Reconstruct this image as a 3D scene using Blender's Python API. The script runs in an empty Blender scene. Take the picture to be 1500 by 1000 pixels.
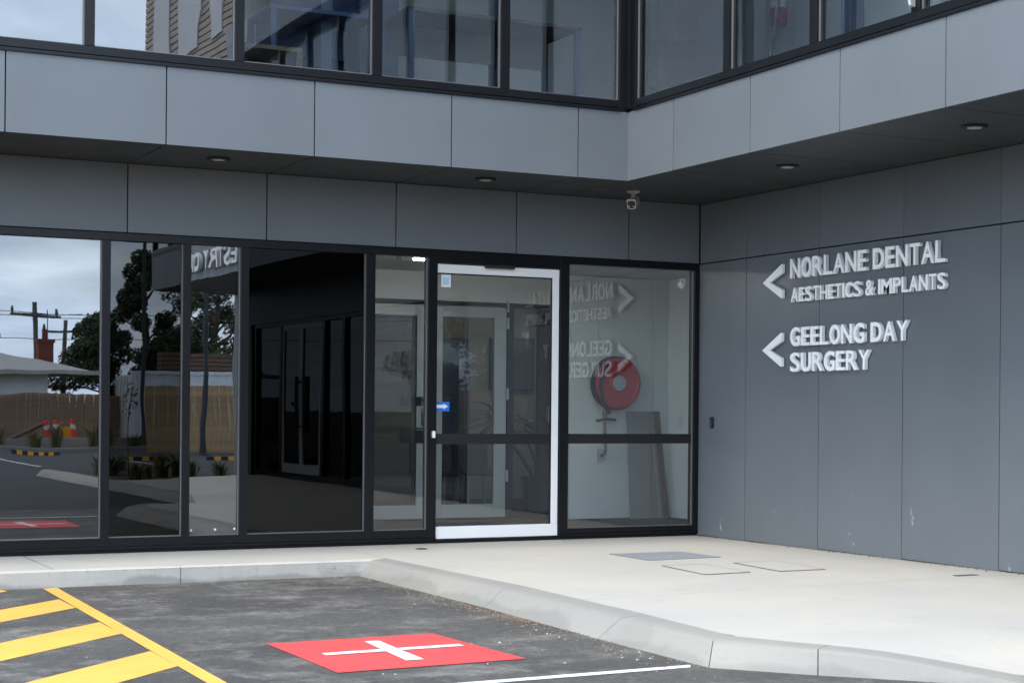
import bpy, bmesh, math, random
from mathutils import Vector, Matrix, noise
random.seed(7)
R = math.radians
scene = bpy.context.scene
COL = scene.collection

# ------------------------------------------------------------------ camera
cam_d = bpy.data.cameras.new('camera')
cam = bpy.data.objects.new('camera', cam_d); COL.objects.link(cam)
cr = Vector((0.88126138, -0.47255651, 0.00828994)); cu = Vector((-0.00832569, 0.00201569, 0.99996331)); cf = Vector((0.47255588, 0.88129806, 0.00215801))
m = Matrix((cr, cu, -cf)).transposed().to_4x4(); m.translation = (-9.029225, -14.976608, 1.239340)
cam.matrix_world = m
cam_d.sensor_width = 36; cam_d.lens = 36 * 2564.05 / 1500
cam_d.shift_x = -143.44 / 1500; cam_d.shift_y = 95.06 / 1500
cam_d.clip_start = 0.1; cam_d.clip_end = 3000
cam_d.dof.use_dof = True; cam_d.dof.focus_distance = 16.0; cam_d.dof.aperture_fstop = 6.3
scene.camera = cam

# ------------------------------------------------------------------ sky, sun, exposure
SUN_EL, SUN_AZ = R(58), R(242)          # azimuth clockwise from +Y
world = bpy.data.worlds.new('World'); scene.world = world; world.use_nodes = True
nt = world.node_tree; nt.nodes.clear()
def wn(t, **k):
    n = nt.nodes.new(t)
    for a, b in k.items(): setattr(n, a, b)
    return n
out = wn('ShaderNodeOutputWorld'); bg = wn('ShaderNodeBackground'); bg.inputs['Strength'].default_value = 0.10
sky = wn('ShaderNodeTexSky'); sky.sky_type = 'NISHITA'; sky.sun_disc = False; sky.sun_elevation = SUN_EL; sky.sun_rotation = SUN_AZ
sky.air_density = 1.0; sky.dust_density = 1.5; sky.ozone_density = 1.5
tc = wn('ShaderNodeTexCoord'); sep = wn('ShaderNodeSeparateXYZ'); nt.links.new(tc.outputs['Generated'], sep.inputs[0])
zc = wn('ShaderNodeMath', operation='MAXIMUM'); nt.links.new(sep.outputs['Z'], zc.inputs[0]); zc.inputs[1].default_value = 0.0
za = wn('ShaderNodeMath', operation='ADD'); nt.links.new(zc.outputs[0], za.inputs[0]); za.inputs[1].default_value = 0.16
dx = wn('ShaderNodeMath', operation='DIVIDE'); nt.links.new(sep.outputs['X'], dx.inputs[0]); nt.links.new(za.outputs[0], dx.inputs[1])
dy = wn('ShaderNodeMath', operation='DIVIDE'); nt.links.new(sep.outputs['Y'], dy.inputs[0]); nt.links.new(za.outputs[0], dy.inputs[1])
cmb = wn('ShaderNodeCombineXYZ'); nt.links.new(dx.outputs[0], cmb.inputs[0]); nt.links.new(dy.outputs[0], cmb.inputs[1])
n1 = wn('ShaderNodeTexNoise'); n1.inputs['Scale'].default_value = 0.9; n1.inputs['Detail'].default_value = 8; n1.inputs['Roughness'].default_value = 0.55; n1.inputs['Distortion'].default_value = 0.4
nt.links.new(cmb.outputs[0], n1.inputs['Vector'])
r1 = wn('ShaderNodeValToRGB'); r1.color_ramp.elements[0].position = 0.30; r1.color_ramp.elements[1].position = 0.62
r1.color_ramp.elements[0].color = (0.25, 0.25, 0.25, 1); r1.color_ramp.elements[1].color = (1, 1, 1, 1)
nt.links.new(n1.outputs['Fac'], r1.inputs['Fac'])
n2 = wn('ShaderNodeTexNoise'); n2.inputs['Scale'].default_value = 2.1; n2.inputs['Detail'].default_value = 6
nt.links.new(cmb.outputs[0], n2.inputs['Vector'])
r2 = wn('ShaderNodeValToRGB'); r2.color_ramp.elements[0].position = 0.35; r2.color_ramp.elements[1].position = 0.68
r2.color_ramp.elements[0].color = (6.2, 7.95, 10.6, 1); r2.color_ramp.elements[1].color = (10.8, 12.4, 14.3, 1)
nt.links.new(n2.outputs['Fac'], r2.inputs['Fac'])
mx = wn('ShaderNodeMix', data_type='RGBA'); nt.links.new(r1.outputs[0], mx.inputs[0]); nt.links.new(sky.outputs[0], mx.inputs[6]); nt.links.new(r2.outputs[0], mx.inputs[7])
nt.links.new(mx.outputs[2], bg.inputs['Color']); nt.links.new(bg.outputs[0], out.inputs['Surface'])

sun_d = bpy.data.lights.new('sun', 'SUN'); sun_d.energy = 1.2; sun_d.angle = R(28); sun_d.color = (1.0, 0.93, 0.82)
sun = bpy.data.objects.new('sun', sun_d); COL.objects.link(sun)
sdir = Vector((math.sin(SUN_AZ) * math.cos(SUN_EL), math.cos(SUN_AZ) * math.cos(SUN_EL), math.sin(SUN_EL)))
sun.rotation_euler = (-sdir).to_track_quat('-Z', 'Y').to_euler(); sun.location = sdir * 60
vs = scene.view_settings
scene.display_settings.display_device = 'sRGB'; vs.view_transform = 'Standard'; vs.look = 'None'; vs.gamma = 1; vs.exposure = 1.72; vs.use_curve_mapping = False
scene.cycles.max_bounces = 10; scene.cycles.diffuse_bounces = 4; scene.cycles.glossy_bounces = 5; scene.cycles.transparent_max_bounces = 24
scene.cycles.sample_clamp_indirect = 6; scene.cycles.caustics_reflective = False; scene.cycles.caustics_refractive = False

# ------------------------------------------------------------------ materials
def mat(name, col, rough=0.6, spec=0.3, metal=0.0, var=0.06, scale=3.0, bump=0.0, bscale=60.0, emit=None):
    m = bpy.data.materials.new(name); m.use_nodes = True; t = m.node_tree; b = t.nodes['Principled BSDF']
    b.inputs['Roughness'].default_value = rough; b.inputs['Metallic'].default_value = metal; b.inputs['Specular IOR Level'].default_value = spec
    co = t.nodes.new('ShaderNodeTexCoord')
    n = t.nodes.new('ShaderNodeTexNoise'); n.inputs['Scale'].default_value = scale; n.inputs['Detail'].default_value = 5
    t.links.new(co.outputs['Object'], n.inputs['Vector'])
    rp = t.nodes.new('ShaderNodeValToRGB'); rp.color_ramp.elements[0].position = 0.3; rp.color_ramp.elements[1].position = 0.7
    rp.color_ramp.elements[0].color = (*[c * (1 - var) for c in col], 1); rp.color_ramp.elements[1].color = (*[min(1, c * (1 + var)) for c in col], 1)
    t.links.new(n.outputs['Fac'], rp.inputs['Fac']); t.links.new(rp.outputs[0], b.inputs['Base Color'])
    if bump:
        n3 = t.nodes.new('ShaderNodeTexNoise'); n3.inputs['Scale'].default_value = bscale; n3.inputs['Detail'].default_value = 4
        t.links.new(co.outputs['Object'], n3.inputs['Vector'])
        bp = t.nodes.new('ShaderNodeBump'); bp.inputs['Strength'].default_value = 1.0; bp.inputs['Distance'].default_value = bump
        t.links.new(n3.outputs['Fac'], bp.inputs['Height']); t.links.new(bp.outputs[0], b.inputs['Normal'])
    if emit:
        b.inputs['Emission Color'].default_value = (*emit[:3], 1); b.inputs['Emission Strength'].default_value = emit[3]
    return m

class NB:                                    # tiny node builder for the richer materials
    def __init__(s, name):
        s.m = bpy.data.materials.new(name); s.m.use_nodes = True; s.t = s.m.node_tree; s.b = s.t.nodes['Principled BSDF']; s.out = s.t.nodes['Material Output']
        s.co = s.n('ShaderNodeTexCoord')
    def n(s, t, **k):
        x = s.t.nodes.new(t)
        for a, b in k.items(): setattr(x, a, b)
        return x
    def l(s, a, b): s.t.links.new(a, b)
    def noise(s, scale, detail=5, rough=0.5, stretch=None, dist=0.0, coord='Object'):
        x = s.n('ShaderNodeTexNoise'); x.inputs['Scale'].default_value = scale; x.inputs['Detail'].default_value = detail; x.inputs['Roughness'].default_value = rough; x.inputs['Distortion'].default_value = dist
        if stretch:
            mp = s.n('ShaderNodeMapping'); mp.inputs['Scale'].default_value = stretch; s.l(s.co.outputs[coord], mp.inputs[0]); s.l(mp.outputs[0], x.inputs['Vector'])
        else: s.l(s.co.outputs[coord], x.inputs['Vector'])
        return x.outputs['Fac']
    def ramp(s, fac, p0, p1, c0=(0, 0, 0), c1=(1, 1, 1)):
        x = s.n('ShaderNodeValToRGB'); e = x.color_ramp.elements; e[0].position = p0; e[1].position = p1; e[0].color = (*c0, 1); e[1].color = (*c1, 1)
        s.l(fac, x.inputs['Fac']); return x.outputs[0]
    def mix(s, fac, a, b, mode='MIX'):
        x = s.n('ShaderNodeMix', data_type='RGBA', blend_type=mode)
        for i, v in ((0, fac), (6, a), (7, b)):
            if isinstance(v, (int, float)): x.inputs[i].default_value = v
            elif isinstance(v, tuple): x.inputs[i].default_value = (*v, 1)
            else: s.l(v, x.inputs[i])
        return x.outputs[2]
    def math(s, op, a, b):
        x = s.n('ShaderNodeMath', operation=op)
        for i, v in ((0, a), (1, b)):
            if isinstance(v, (int, float)): x.inputs[i].default_value = v
            else: s.l(v, x.inputs[i])
        return x.outputs[0]
    def bump(s, h, dist, nrm=None):
        x = s.n('ShaderNodeBump'); x.inputs['Strength'].default_value = 1; x.inputs['Distance'].default_value = dist; s.l(h, x.inputs['Height'])
        if nrm is not None: s.l(nrm, x.inputs['Normal'])
        return x.outputs[0]
    def base(s, c, rough=None, nrm=None, spec=0.3):
        s.l(c, s.b.inputs['Base Color'])
        if rough is not None:
            if isinstance(rough, (int, float)): s.b.inputs['Roughness'].default_value = rough
            else: s.l(rough, s.b.inputs['Roughness'])
        if nrm is not None: s.l(nrm, s.b.inputs['Normal'])
        s.b.inputs['Specular IOR Level'].default_value = spec
        return s.m

def panel_material(name, col, scuffs=False):
    k = NB(name)
    c = k.mix(k.ramp(k.noise(1.3, 6), 0.3, 0.7), tuple(v * 0.95 for v in col), tuple(v * 1.05 for v in col))
    oi = k.n('ShaderNodeObjectInfo'); c = k.mix(1.0, c, k.ramp(oi.outputs['Random'], 0.0, 1.0, (0.95, 0.95, 0.95), (1.05, 1.05, 1.05)), 'MULTIPLY')
    st = k.ramp(k.noise(2.2, 6, 0.6, (6, 6, 0.5)), 0.55, 0.85)
    c = k.mix(k.math('MULTIPLY', st, 0.10), c, tuple(v * 1.5 for v in col))
    c = k.mix(k.math('MULTIPLY', k.ramp(k.noise(140, 2), 0.4, 0.6), 0.06), c, tuple(v * 0.6 for v in col))
    if scuffs:                               # splashes of render and scuffs low on the cladding
        sp = k.ramp(k.noise(7.5, 6, 0.62, (1, 1, 0.55)), 0.655, 0.70)
        sz = k.n('ShaderNodeSeparateXYZ'); k.l(k.co.outputs['Object'], sz.inputs[0])
        low = k.ramp(sz.outputs['Z'], 0.03, 0.75, (1, 1, 1), (0, 0, 0))
        c = k.mix(k.math('MULTIPLY', k.math('MULTIPLY', sp, low), 0.75), c, (0.5, 0.5, 0.48))
    return k.base(c, k.ramp(k.noise(3, 4), 0.2, 0.8, (0.36,) * 3, (0.46,) * 3), k.bump(k.noise(180, 3), 0.0003), 0.5)
PANEL_COL = (0.132, 0.147, 0.159)
M = {}
M['panel'] = panel_material('fibre_cement_panel', PANEL_COL)
M['panel_low'] = panel_material('fibre_cement_panel_scuffed', PANEL_COL, True)
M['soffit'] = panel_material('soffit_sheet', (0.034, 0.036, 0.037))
M['joint'] = mat('dark_joint', (0.012, 0.012, 0.014), 0.9, 0.1)
M['frame'] = mat('charcoal_aluminium', (0.006, 0.0065, 0.008), 0.28, 0.25, 0.0, 0.08, 2, 0.0002, 90)
M['bead'] = mat('glazing_bead', (0.20, 0.19, 0.18), 0.4, 0.4, 0.3)
M['black'] = mat('black_plastic', (0.012, 0.012, 0.014), 0.45, 0.4)
M['white_metal'] = mat('white_powdercoat', (0.82, 0.81, 0.79), 0.35, 0.5, 0, 0.02)
M['silver'] = mat('pale_aluminium', (0.38, 0.40, 0.40), 0.4, 0.5, 0.2, 0.04)
M['letter'] = mat('white_acrylic', (0.96, 0.96, 0.95), 0.45, 0.4, 0, 0.02)
M['plaster'] = mat('interior_plaster', (0.66, 0.68, 0.66), 0.8, 0.2, 0, 0.04, 1.5)
M['plaster_white'] = mat('white_plaster', (0.86, 0.88, 0.87), 0.8, 0.2, 0, 0.03, 1.5)
M['plaster_grey'] = mat('grey_wall_panel', (0.52, 0.54, 0.54), 0.8, 0.2, 0, 0.05, 1.5)
M['beige'] = mat('interior_beige', (0.30, 0.28, 0.25), 0.85, 0.2, 0, 0.05, 1.5)
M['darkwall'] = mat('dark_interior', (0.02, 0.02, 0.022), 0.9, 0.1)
M['carpet'] = mat('charcoal_mat', (0.022, 0.023, 0.026), 0.95, 0.1, 0, 0.25, 40, 0.002, 200)
M['red'] = mat('red_enamel', (0.42, 0.018, 0.028), 0.4, 0.5, 0, 0.08, 6)
M['rubber'] = mat('black_rubber', (0.015, 0.015, 0.016), 0.6, 0.3)
M['brass'] = mat('dull_brass', (0.20, 0.15, 0.11), 0.45, 0.5, 0.7, 0.15, 30)
M['board'] = mat('grey_sheet', (0.24, 0.23, 0.225), 0.8, 0.2, 0, 0.04)
M['timber'] = mat('brown_timber', (0.10, 0.062, 0.045), 0.7, 0.3, 0, 0.25, 12)
M['blue'] = mat('blue_laminate', (0.035, 0.07, 0.15), 0.5, 0.4, 0, 0.05)
M['bluepale'] = mat('pale_blue_panel', (0.11, 0.15, 0.22), 0.6, 0.3, 0, 0.05)
M['desktop'] = mat('grey_desk_underside', (0.05, 0.05, 0.055), 0.6, 0.3)
M['blind_dark'] = mat('charcoal_blind', (0.075, 0.075, 0.078), 0.8, 0.2)
M['deskbrown'] = mat('brown_desk', (0.13, 0.10, 0.075), 0.6, 0.3, 0, 0.15, 10)
M['steel'] = mat('blue_grey_steel', (0.06, 0.085, 0.13), 0.45, 0.4, 0.2)
M['sticker'] = mat('paper_sticker', (0.72, 0.76, 0.80), 0.6, 0.3, 0, 0.03)
M['stickerprint'] = mat('pale_blue_print', (0.45, 0.60, 0.74), 0.6, 0.3)
M['signblue'] = mat('blue_sign_vinyl', (0.02, 0.16, 0.60), 0.5, 0.3, 0, 0.02)
M['plantleaf'] = mat('dark_strap_leaf', (0.014, 0.026, 0.012), 0.5, 0.4, 0, 0.3, 8)
M['potblue'] = mat('slate_pot', (0.05, 0.065, 0.08), 0.5, 0.4)
M['fabric'] = mat('grey_upholstery', (0.09, 0.085, 0.08), 0.9, 0.1)
M['screen'] = mat('black_screen', (0.01, 0.012, 0.016), 0.2, 0.5)
M['lamp'] = mat('lamp_diffuser', (0.9, 0.9, 0.9), 0.5, 0.3, emit=(1.0, 0.98, 0.94, 18.0))
M['lamp_dim'] = mat('dim_lamp_diffuser', (0.9, 0.9, 0.9), 0.5, 0.3, emit=(1.0, 0.94, 0.85, 34.0))
M['downlens'] = mat('downlight_lens', (0.45, 0.45, 0.43), 0.35, 0.5)
M['camgrey'] = mat('camera_housing', (0.50, 0.49, 0.46), 0.45, 0.4)
M['yellow_pl'] = mat('yellow_plastic', (0.65, 0.30, 0.02), 0.5, 0.3)
M['orange'] = mat('orange_plastic', (0.6, 0.05, 0.03), 0.5, 0.3)
M['brick'] = mat('red_brick', (0.16, 0.05, 0.038), 0.85, 0.2, 0, 0.25, 20)
M['weatherboard'] = mat('white_weatherboard', (0.80, 0.80, 0.82), 0.6, 0.3, 0, 0.05)
M['rooftile'] = mat('grey_roof', (0.30, 0.29, 0.28), 0.8, 0.2, 0, 0.12, 6)
M['gutter'] = mat('cream_gutter', (0.36, 0.34, 0.28), 0.5, 0.4)
M['paling'] = mat('weathered_paling', (0.23, 0.15, 0.095), 0.85, 0.2, 0, 0.3, 5)
M['paling2'] = mat('fresh_paling', (0.42, 0.28, 0.15), 0.85, 0.2, 0, 0.3, 5)
M['container'] = mat('white_container_steel', (0.74, 0.76, 0.78), 0.5, 0.4, 0, 0.08, 2)
M['bark'] = mat('bark', (0.10, 0.085, 0.07), 0.9, 0.1, 0, 0.3, 8)
M['leaf1'] = mat('eucalypt_leaf', (0.060, 0.075, 0.035), 0.6, 0.3, 0, 0.4, 3)
M['leaf2'] = mat('cypress_leaf', (0.040, 0.055, 0.025), 0.65, 0.3, 0, 0.4, 3)
M['grassleaf'] = mat('tussock_leaf', (0.11, 0.12, 0.05), 0.7, 0.2, 0, 0.35, 6)
M['soil'] = mat('mulch', (0.07, 0.055, 0.045), 0.95, 0.1, 0, 0.4, 25, 0.02, 20)
M['pole'] = mat('timber_pole', (0.12, 0.11, 0.10), 0.85, 0.2, 0, 0.2, 5)
M['lamppost'] = mat('grey_lamp_post', (0.05, 0.055, 0.06), 0.5, 0.4, 0.3)
M['brownclad'] = mat('brown_cladding', (0.33, 0.27, 0.225), 0.7, 0.3, 0, 0.15, 3)
M['curtain'] = mat('white_blind', (0.50, 0.50, 0.52), 0.8, 0.2)
M['cover_frame'] = mat('cover_rim', (0.10, 0.10, 0.10), 0.6, 0.3, 0.4)
M['steelcover'] = mat('galvanised_cover', (0.235, 0.25, 0.275), 0.6, 0.4, 0.15, 0.12, 14, 0.001, 120)
M['dirt'] = mat('dirt_debris', (0.16, 0.13, 0.10), 0.95, 0.1, 0, 0.5, 30)
M['deadleaf'] = mat('dead_leaf', (0.17, 0.10, 0.055), 0.85, 0.1, 0, 0.5, 30)
M['grass'] = mat('dry_grass', (0.06, 0.065, 0.03), 0.95, 0.1, 0, 0.3, 0.5)

# concrete
def concrete(name, col, stain=0.25, warm=(1.04, 1.0, 0.94), kerb=False):
    k = NB(name)
    c = k.mix(k.ramp(k.noise(0.8, 7, 0.6), 0.3, 0.7), tuple(v * 0.93 for v in col), tuple(min(1, v * w * 1.04) for v, w in zip(col, warm)))
    c = k.mix(k.math('MULTIPLY', k.ramp(k.noise(3.5, 6, 0.65, None, 0.6), 0.56, 0.8), stain * 0.5), c, tuple(v * 0.74 for v in col))
    c = k.mix(k.math('MULTIPLY', k.ramp(k.noise(90, 3), 0.5, 0.75), 0.16), c, tuple(v * 0.6 for v in col))
    if kerb:
        c = k.mix(k.math('MULTIPLY', k.ramp(k.noise(1.1, 7, 0.62, (1, 1, 2.2), 0.2), 0.56, 0.66), 0.42), c, (0.19, 0.185, 0.165))
        sz = k.n('ShaderNodeSeparateXYZ'); k.l(k.co.outputs['Object'], sz.inputs[0])
        mk_ = k.n('ShaderNodeMapRange'); k.l(k.math('ADD', k.math('MULTIPLY', sz.outputs['Z'], -7.0), k.math('MULTIPLY', k.noise(1.3, 7, 0.6), 2.2)), mk_.inputs[0]); mk_.inputs[1].default_value = 1.62; mk_.inputs[2].default_value = 1.85
        c = k.mix(k.math('MULTIPLY', mk_.outputs[0], 0.5), c, (0.165, 0.16, 0.145))
        c = k.mix(k.math('MULTIPLY', k.ramp(k.noise(9, 5, 0.6, (5, 5, 0.6)), 0.55, 0.8), 0.35), c, (0.27, 0.25, 0.21))
        c = k.mix(k.math('MULTIPLY', k.ramp(k.noise(14, 4), 0.66, 0.72), 0.5), c, (0.22, 0.19, 0.14))
    n = k.bump(k.noise(45, 5), 0.0012, k.bump(k.noise(3, 4), 0.004))
    return k.base(c, 0.85, n, 0.2)
M['concrete'] = concrete('footpath_concrete', (0.372, 0.362, 0.340), 0.9)
M['kerb'] = concrete('kerb_concrete', (0.245, 0.240, 0.226), 0.6, kerb=True)
M['kerb_pale'] = concrete('pale_kerb_concrete', (0.43, 0.42, 0.40), 0.6, kerb=True)  # stronger light on the left run put into a paler kerb colour
M['cover_fill'] = concrete('cover_infill', (0.37, 0.36, 0.34), 0.3)
# asphalt
k = NB('asphalt')
c = k.mix(k.ramp(k.noise(0.55, 6, 0.6), 0.32, 0.68), (0.045, 0.044, 0.044), (0.080, 0.077, 0.074))
c = k.mix(k.math('MULTIPLY', k.ramp(k.noise(1.7, 11, 0.76, (1.0, 1.2, 1), 0.15), 0.50, 0.66), 0.72), c, (0.20, 0.192, 0.178))
c = k.mix(k.math('MULTIPLY', k.ramp(k.noise(3.1, 7, 0.65, (0.9, 1.2, 1), 0.3), 0.58, 0.75), 0.5), c, (0.040, 0.040, 0.042))
vo = k.n('ShaderNodeTexVoronoi'); vo.inputs['Scale'].default_value = 105; k.l(k.co.outputs['Object'], vo.inputs['Vector'])
c = k.mix(k.math('MULTIPLY', k.ramp(vo.outputs['Distance'], 0.05, 0.22, (1, 1, 1), (0, 0, 0)), 0.55), c, (0.24, 0.235, 0.225))
gr = k.ramp(k.noise(38, 9, 0.82), 0.30, 0.72, (0.45, 0.45, 0.45), (1.65, 1.62, 1.58)); c = k.mix(1.0, c, k.ramp(k.noise(16, 6, 0.75), 0.32, 0.70, (0.72, 0.72, 0.72), (1.28, 1.27, 1.25)), 'MULTIPLY'); gr = k.ramp(k.noise(70, 6, 0.8), 0.30, 0.72, (0.6, 0.6, 0.6), (1.45, 1.43, 1.4)); c = k.mix(1.0, c, gr, 'MULTIPLY')
M['asphalt_bay'] = k.base(c, 0.88, k.bump(k.noise(150, 4), 0.004, k.bump(k.noise(2, 3), 0.006)), 0.25)
k = NB('asphalt_new')
c = k.mix(k.ramp(k.noise(0.4, 6, 0.6), 0.32, 0.68), (0.030, 0.030, 0.032), (0.046, 0.046, 0.048))
c = k.mix(1.0, c, k.ramp(k.noise(38, 9, 0.82), 0.30, 0.72, (0.6, 0.6, 0.6), (1.45, 1.45, 1.45)), 'MULTIPLY')
M['asphalt'] = k.base(c, 0.85, k.bump(k.noise(150, 4), 0.004), 0.25)
# road paint
def paint(name, col, wear=0.3):
    k = NB(name)
    c = k.mix(k.ramp(k.noise(2.5, 6), 0.3, 0.7), tuple(v * 0.93 for v in col), tuple(min(1, v * 1.05) for v in col))
    c = k.mix(k.math('MULTIPLY', k.ramp(k.noise(7, 9, 0.78), 0.55, 0.70), wear), c, (0.20, 0.19, 0.18))
    c = k.mix(k.math('MULTIPLY', k.ramp(k.noise(120, 2), 0.56, 0.70), 0.5), c, tuple(v * 0.6 for v in col))
    return k.base(c, 0.7, k.bump(k.noise(150, 4), 0.003), 0.3)
M['paint_yellow'] = paint('yellow_line_paint', (0.63, 0.345, 0.07), 0.45)
M['paint_red'] = paint('red_bay_paint', (0.54, 0.060, 0.060), 0.28)
M['paint_white'] = paint('white_line_paint', (0.62, 0.62, 0.63), 0.15)

def glass(name, refl, tint, wob=0.0006, wscale=1.1, stretch=(1, 1, 1), gcol=(0.96, 0.98, 1.0)):
    k = NB(name); k.t.nodes.remove(k.b)
    fr = k.n('ShaderNodeLayerWeight'); fr.inputs['Blend'].default_value = 0.32
    fac = k.math('ADD', k.math('MULTIPLY', fr.outputs['Fresnel'], 0.35), refl)
    ge = k.n('ShaderNodeNewGeometry'); fac = k.math('MULTIPLY', fac, k.math('SUBTRACT', 1.0, ge.outputs['Backfacing']))
    nm = k.bump(k.noise(wscale, 2, 0.4, stretch, 0.5, 'Object'), wob)
    gl = k.n('ShaderNodeBsdfGlossy'); gl.inputs['Roughness'].default_value = 0.0; gl.inputs['Color'].default_value = (*gcol, 1); k.l(nm, gl.inputs['Normal'])
    tr = k.n('ShaderNodeBsdfTransparent'); tr.inputs['Color'].default_value = (*tint, 1)
    ms = k.n('ShaderNodeMixShader'); k.l(fac, ms.inputs[0]); k.l(tr.outputs[0], ms.inputs[1]); k.l(gl.outputs[0], ms.inputs[2])
    k.l(ms.outputs[0], k.out.inputs['Surface']); return k.m
# (per face; a pane has two faces)
M['glass_mirror'] = glass('reflective_grey_glass', 0.185, (0.35, 0.36, 0.38), 0.0007, 1.0)
M['glass_dim'] = glass('dark_tinted_glass', 0.048, (0.14, 0.14, 0.15), 0.0005, 1.3, (1.5, 1, 0.7))
M['glass_ripple'] = glass('rippled_grey_glass', 0.18, (0.35, 0.36, 0.38), 0.0005, 1.6, (1.8, 1, 0.6))
M['glass_black'] = glass('black_tinted_glass', 0.014, (0.06, 0.06, 0.065), 0.0010, 0.9, (1.2, 1, 0.6))
M['glass_clear'] = glass('clear_glass', 0.155, (0.93, 0.955, 0.95), 0.00015, 1.0)
M['glass_door'] = glass('door_glass', 0.095, (0.90, 0.925, 0.92), 0.00015, 1.0)
M['glass_inner'] = glass('inner_door_glass', 0.03, (0.62, 0.63, 0.62), 0.0003, 1.0)
M['glass_upper'] = glass('upper_window_glass', 0.11, (0.82, 0.85, 0.86), 0.0018, 0.9, (1.2, 1.2, 0.8))
M['glass_upper_tint'] = glass('tinted_upper_glass', 0.19, (0.35, 0.36, 0.38), 0.0018, 0.9, (1.2, 1.2, 0.8))
M['glass_dark'] = glass('dark_window_glass', 0.11, (0.1, 0.1, 0.11), 0.001, 1.0)

# ------------------------------------------------------------------ mesh helpers
class MB:
    def __init__(s): s.v = []; s.f = []
    def poly(s, pts, faces):
        o = len(s.v); s.v += [tuple(p) for p in pts]; s.f += [tuple(i + o for i in f) for f in faces]; return s
    def box(s, a, b):
        x0, y0, z0 = [min(p, q) for p, q in zip(a, b)]; x1, y1, z1 = [max(p, q) for p, q in zip(a, b)]
        return s.poly([(x0, y0, z0), (x1, y0, z0), (x1, y1, z0), (x0, y1, z0), (x0, y0, z1), (x1, y0, z1), (x1, y1, z1), (x0, y1, z1)],
                      [(0, 3, 2, 1), (4, 5, 6, 7), (0, 1, 5, 4), (1, 2, 6, 5), (2, 3, 7, 6), (3, 0, 4, 7)])
    def tube(s, pts, rad, n=10, cap=True):
        pts = [Vector(p) for p in pts]; rad = rad if isinstance(rad, (list, tuple)) else [rad] * len(pts)
        o = len(s.v); up = None
        for i, p in enumerate(pts):
            d = (pts[min(i + 1, len(pts) - 1)] - pts[max(i - 1, 0)]).normalized()
            ref = Vector((0, 0, 1)) if abs(d.z) < 0.9 else Vector((1, 0, 0))
            a = d.cross(ref).normalized() if up is None else (up - d * up.dot(d)).normalized()
            up = a; b = d.cross(a)
            for j in range(n):
                t = 2 * math.pi * j / n; q = p + (a * math.cos(t) + b * math.sin(t)) * rad[i]; s.v.append(tuple(q))
        for i in range(len(pts) - 1):
            for j in range(n):
                s.f.append((o + i * n + j, o + i * n + (j + 1) % n, o + (i + 1) * n + (j + 1) % n, o + (i + 1) * n + j))
        if cap:
            s.f.append(tuple(o + j for j in range(n))[::-1]); s.f.append(tuple(o + (len(pts) - 1) * n + j for j in range(n)))
        return s
    def lathe(s, prof, c, axis, n=32):       # prof: (radius, distance along axis)
        ax = Vector(axis).normalized(); ref = Vector((0, 0, 1)) if abs(ax.z) < 0.9 else Vector((1, 0, 0))
        a = ax.cross(ref).normalized(); b = ax.cross(a); c = Vector(c); o = len(s.v)
        for r, h in prof:
            for j in range(n):
                t = 2 * math.pi * j / n; s.v.append(tuple(c + ax * h + (a * math.cos(t) + b * math.sin(t)) * r))
        for i in range(len(prof) - 1):
            for j in range(n): s.f.append((o + i * n + j, o + i * n + (j + 1) % n, o + (i + 1) * n + (j + 1) % n, o + (i + 1) * n + j))
        s.f.append(tuple(o + j for j in range(n))[::-1]); s.f.append(tuple(o + (len(prof) - 1) * n + j for j in range(n)))
        return s
    def prism(s, pts2, map0, map1):          # polygon extruded between two mappings
        n = len(pts2); o = len(s.v)
        s.v += [tuple(map0(*p)) for p in pts2] + [tuple(map1(*p)) for p in pts2]
        s.f.append(tuple(o + i for i in range(n))); s.f.append(tuple(o + n + i for i in range(n))[::-1])
        for i in range(n): s.f.append((o + i, o + (i + 1) % n, o + n + (i + 1) % n, o + n + i))
        return s
    def mesh(s, name, m, bevel=0, smooth=False):
        me = bpy.data.meshes.new(name); me.from_pydata(s.v, [], s.f); me.materials.append(m if not isinstance(m, str) else M[m])
        bm = bmesh.new(); bm.from_mesh(me); bmesh.ops.recalc_face_normals(bm, faces=bm.faces)
        if bevel: bmesh.ops.bevel(bm, geom=[e for e in bm.edges if len(e.link_faces) == 2 and e.calc_face_angle(0) > 0.6], offset=bevel, segments=2, affect='EDGES', profile=0.5, clamp_overlap=True)
        if smooth:
            for f in bm.faces: f.smooth = True
            for e in bm.edges:
                if len(e.link_faces) == 2 and e.calc_face_angle(0) > 0.7: e.smooth = False
        bm.to_mesh(me); bm.free(); return me
    def build(s, name, m, parent=None, bevel=0, smooth=False):
        return link(name, s.mesh(name, m, bevel, smooth), parent)
def link(name, me, parent=None):
    o = bpy.data.objects.new(name, me); COL.objects.link(o)
    if parent is not None: attach(o, parent)
    return o
def attach(o, parent):
    o.parent = parent; o.matrix_parent_inverse = world_of(parent).inverted()
def world_of(o):
    w = o.matrix_basis.copy()
    if o.parent is not None: w = world_of(o.parent) @ o.matrix_parent_inverse @ w
    return w
def tag(o, label=None, cat=None, group=None, kind=None):
    if label: o['label'] = label
    if cat: o['category'] = cat
    if group: o['group'] = group
    if kind: o['kind'] = kind
    return o
def thing(name, label, cat, loc=(0, 0, 0), group=None):
    o = bpy.data.objects.new(name, None); COL.objects.link(o); o.location = loc; o.empty_display_size = 0.2
    return tag(o, label, cat, group)
def box(name, a, b, m, parent=None, bevel=0): return MB().box(a, b).build(name, m, parent, bevel)

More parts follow.
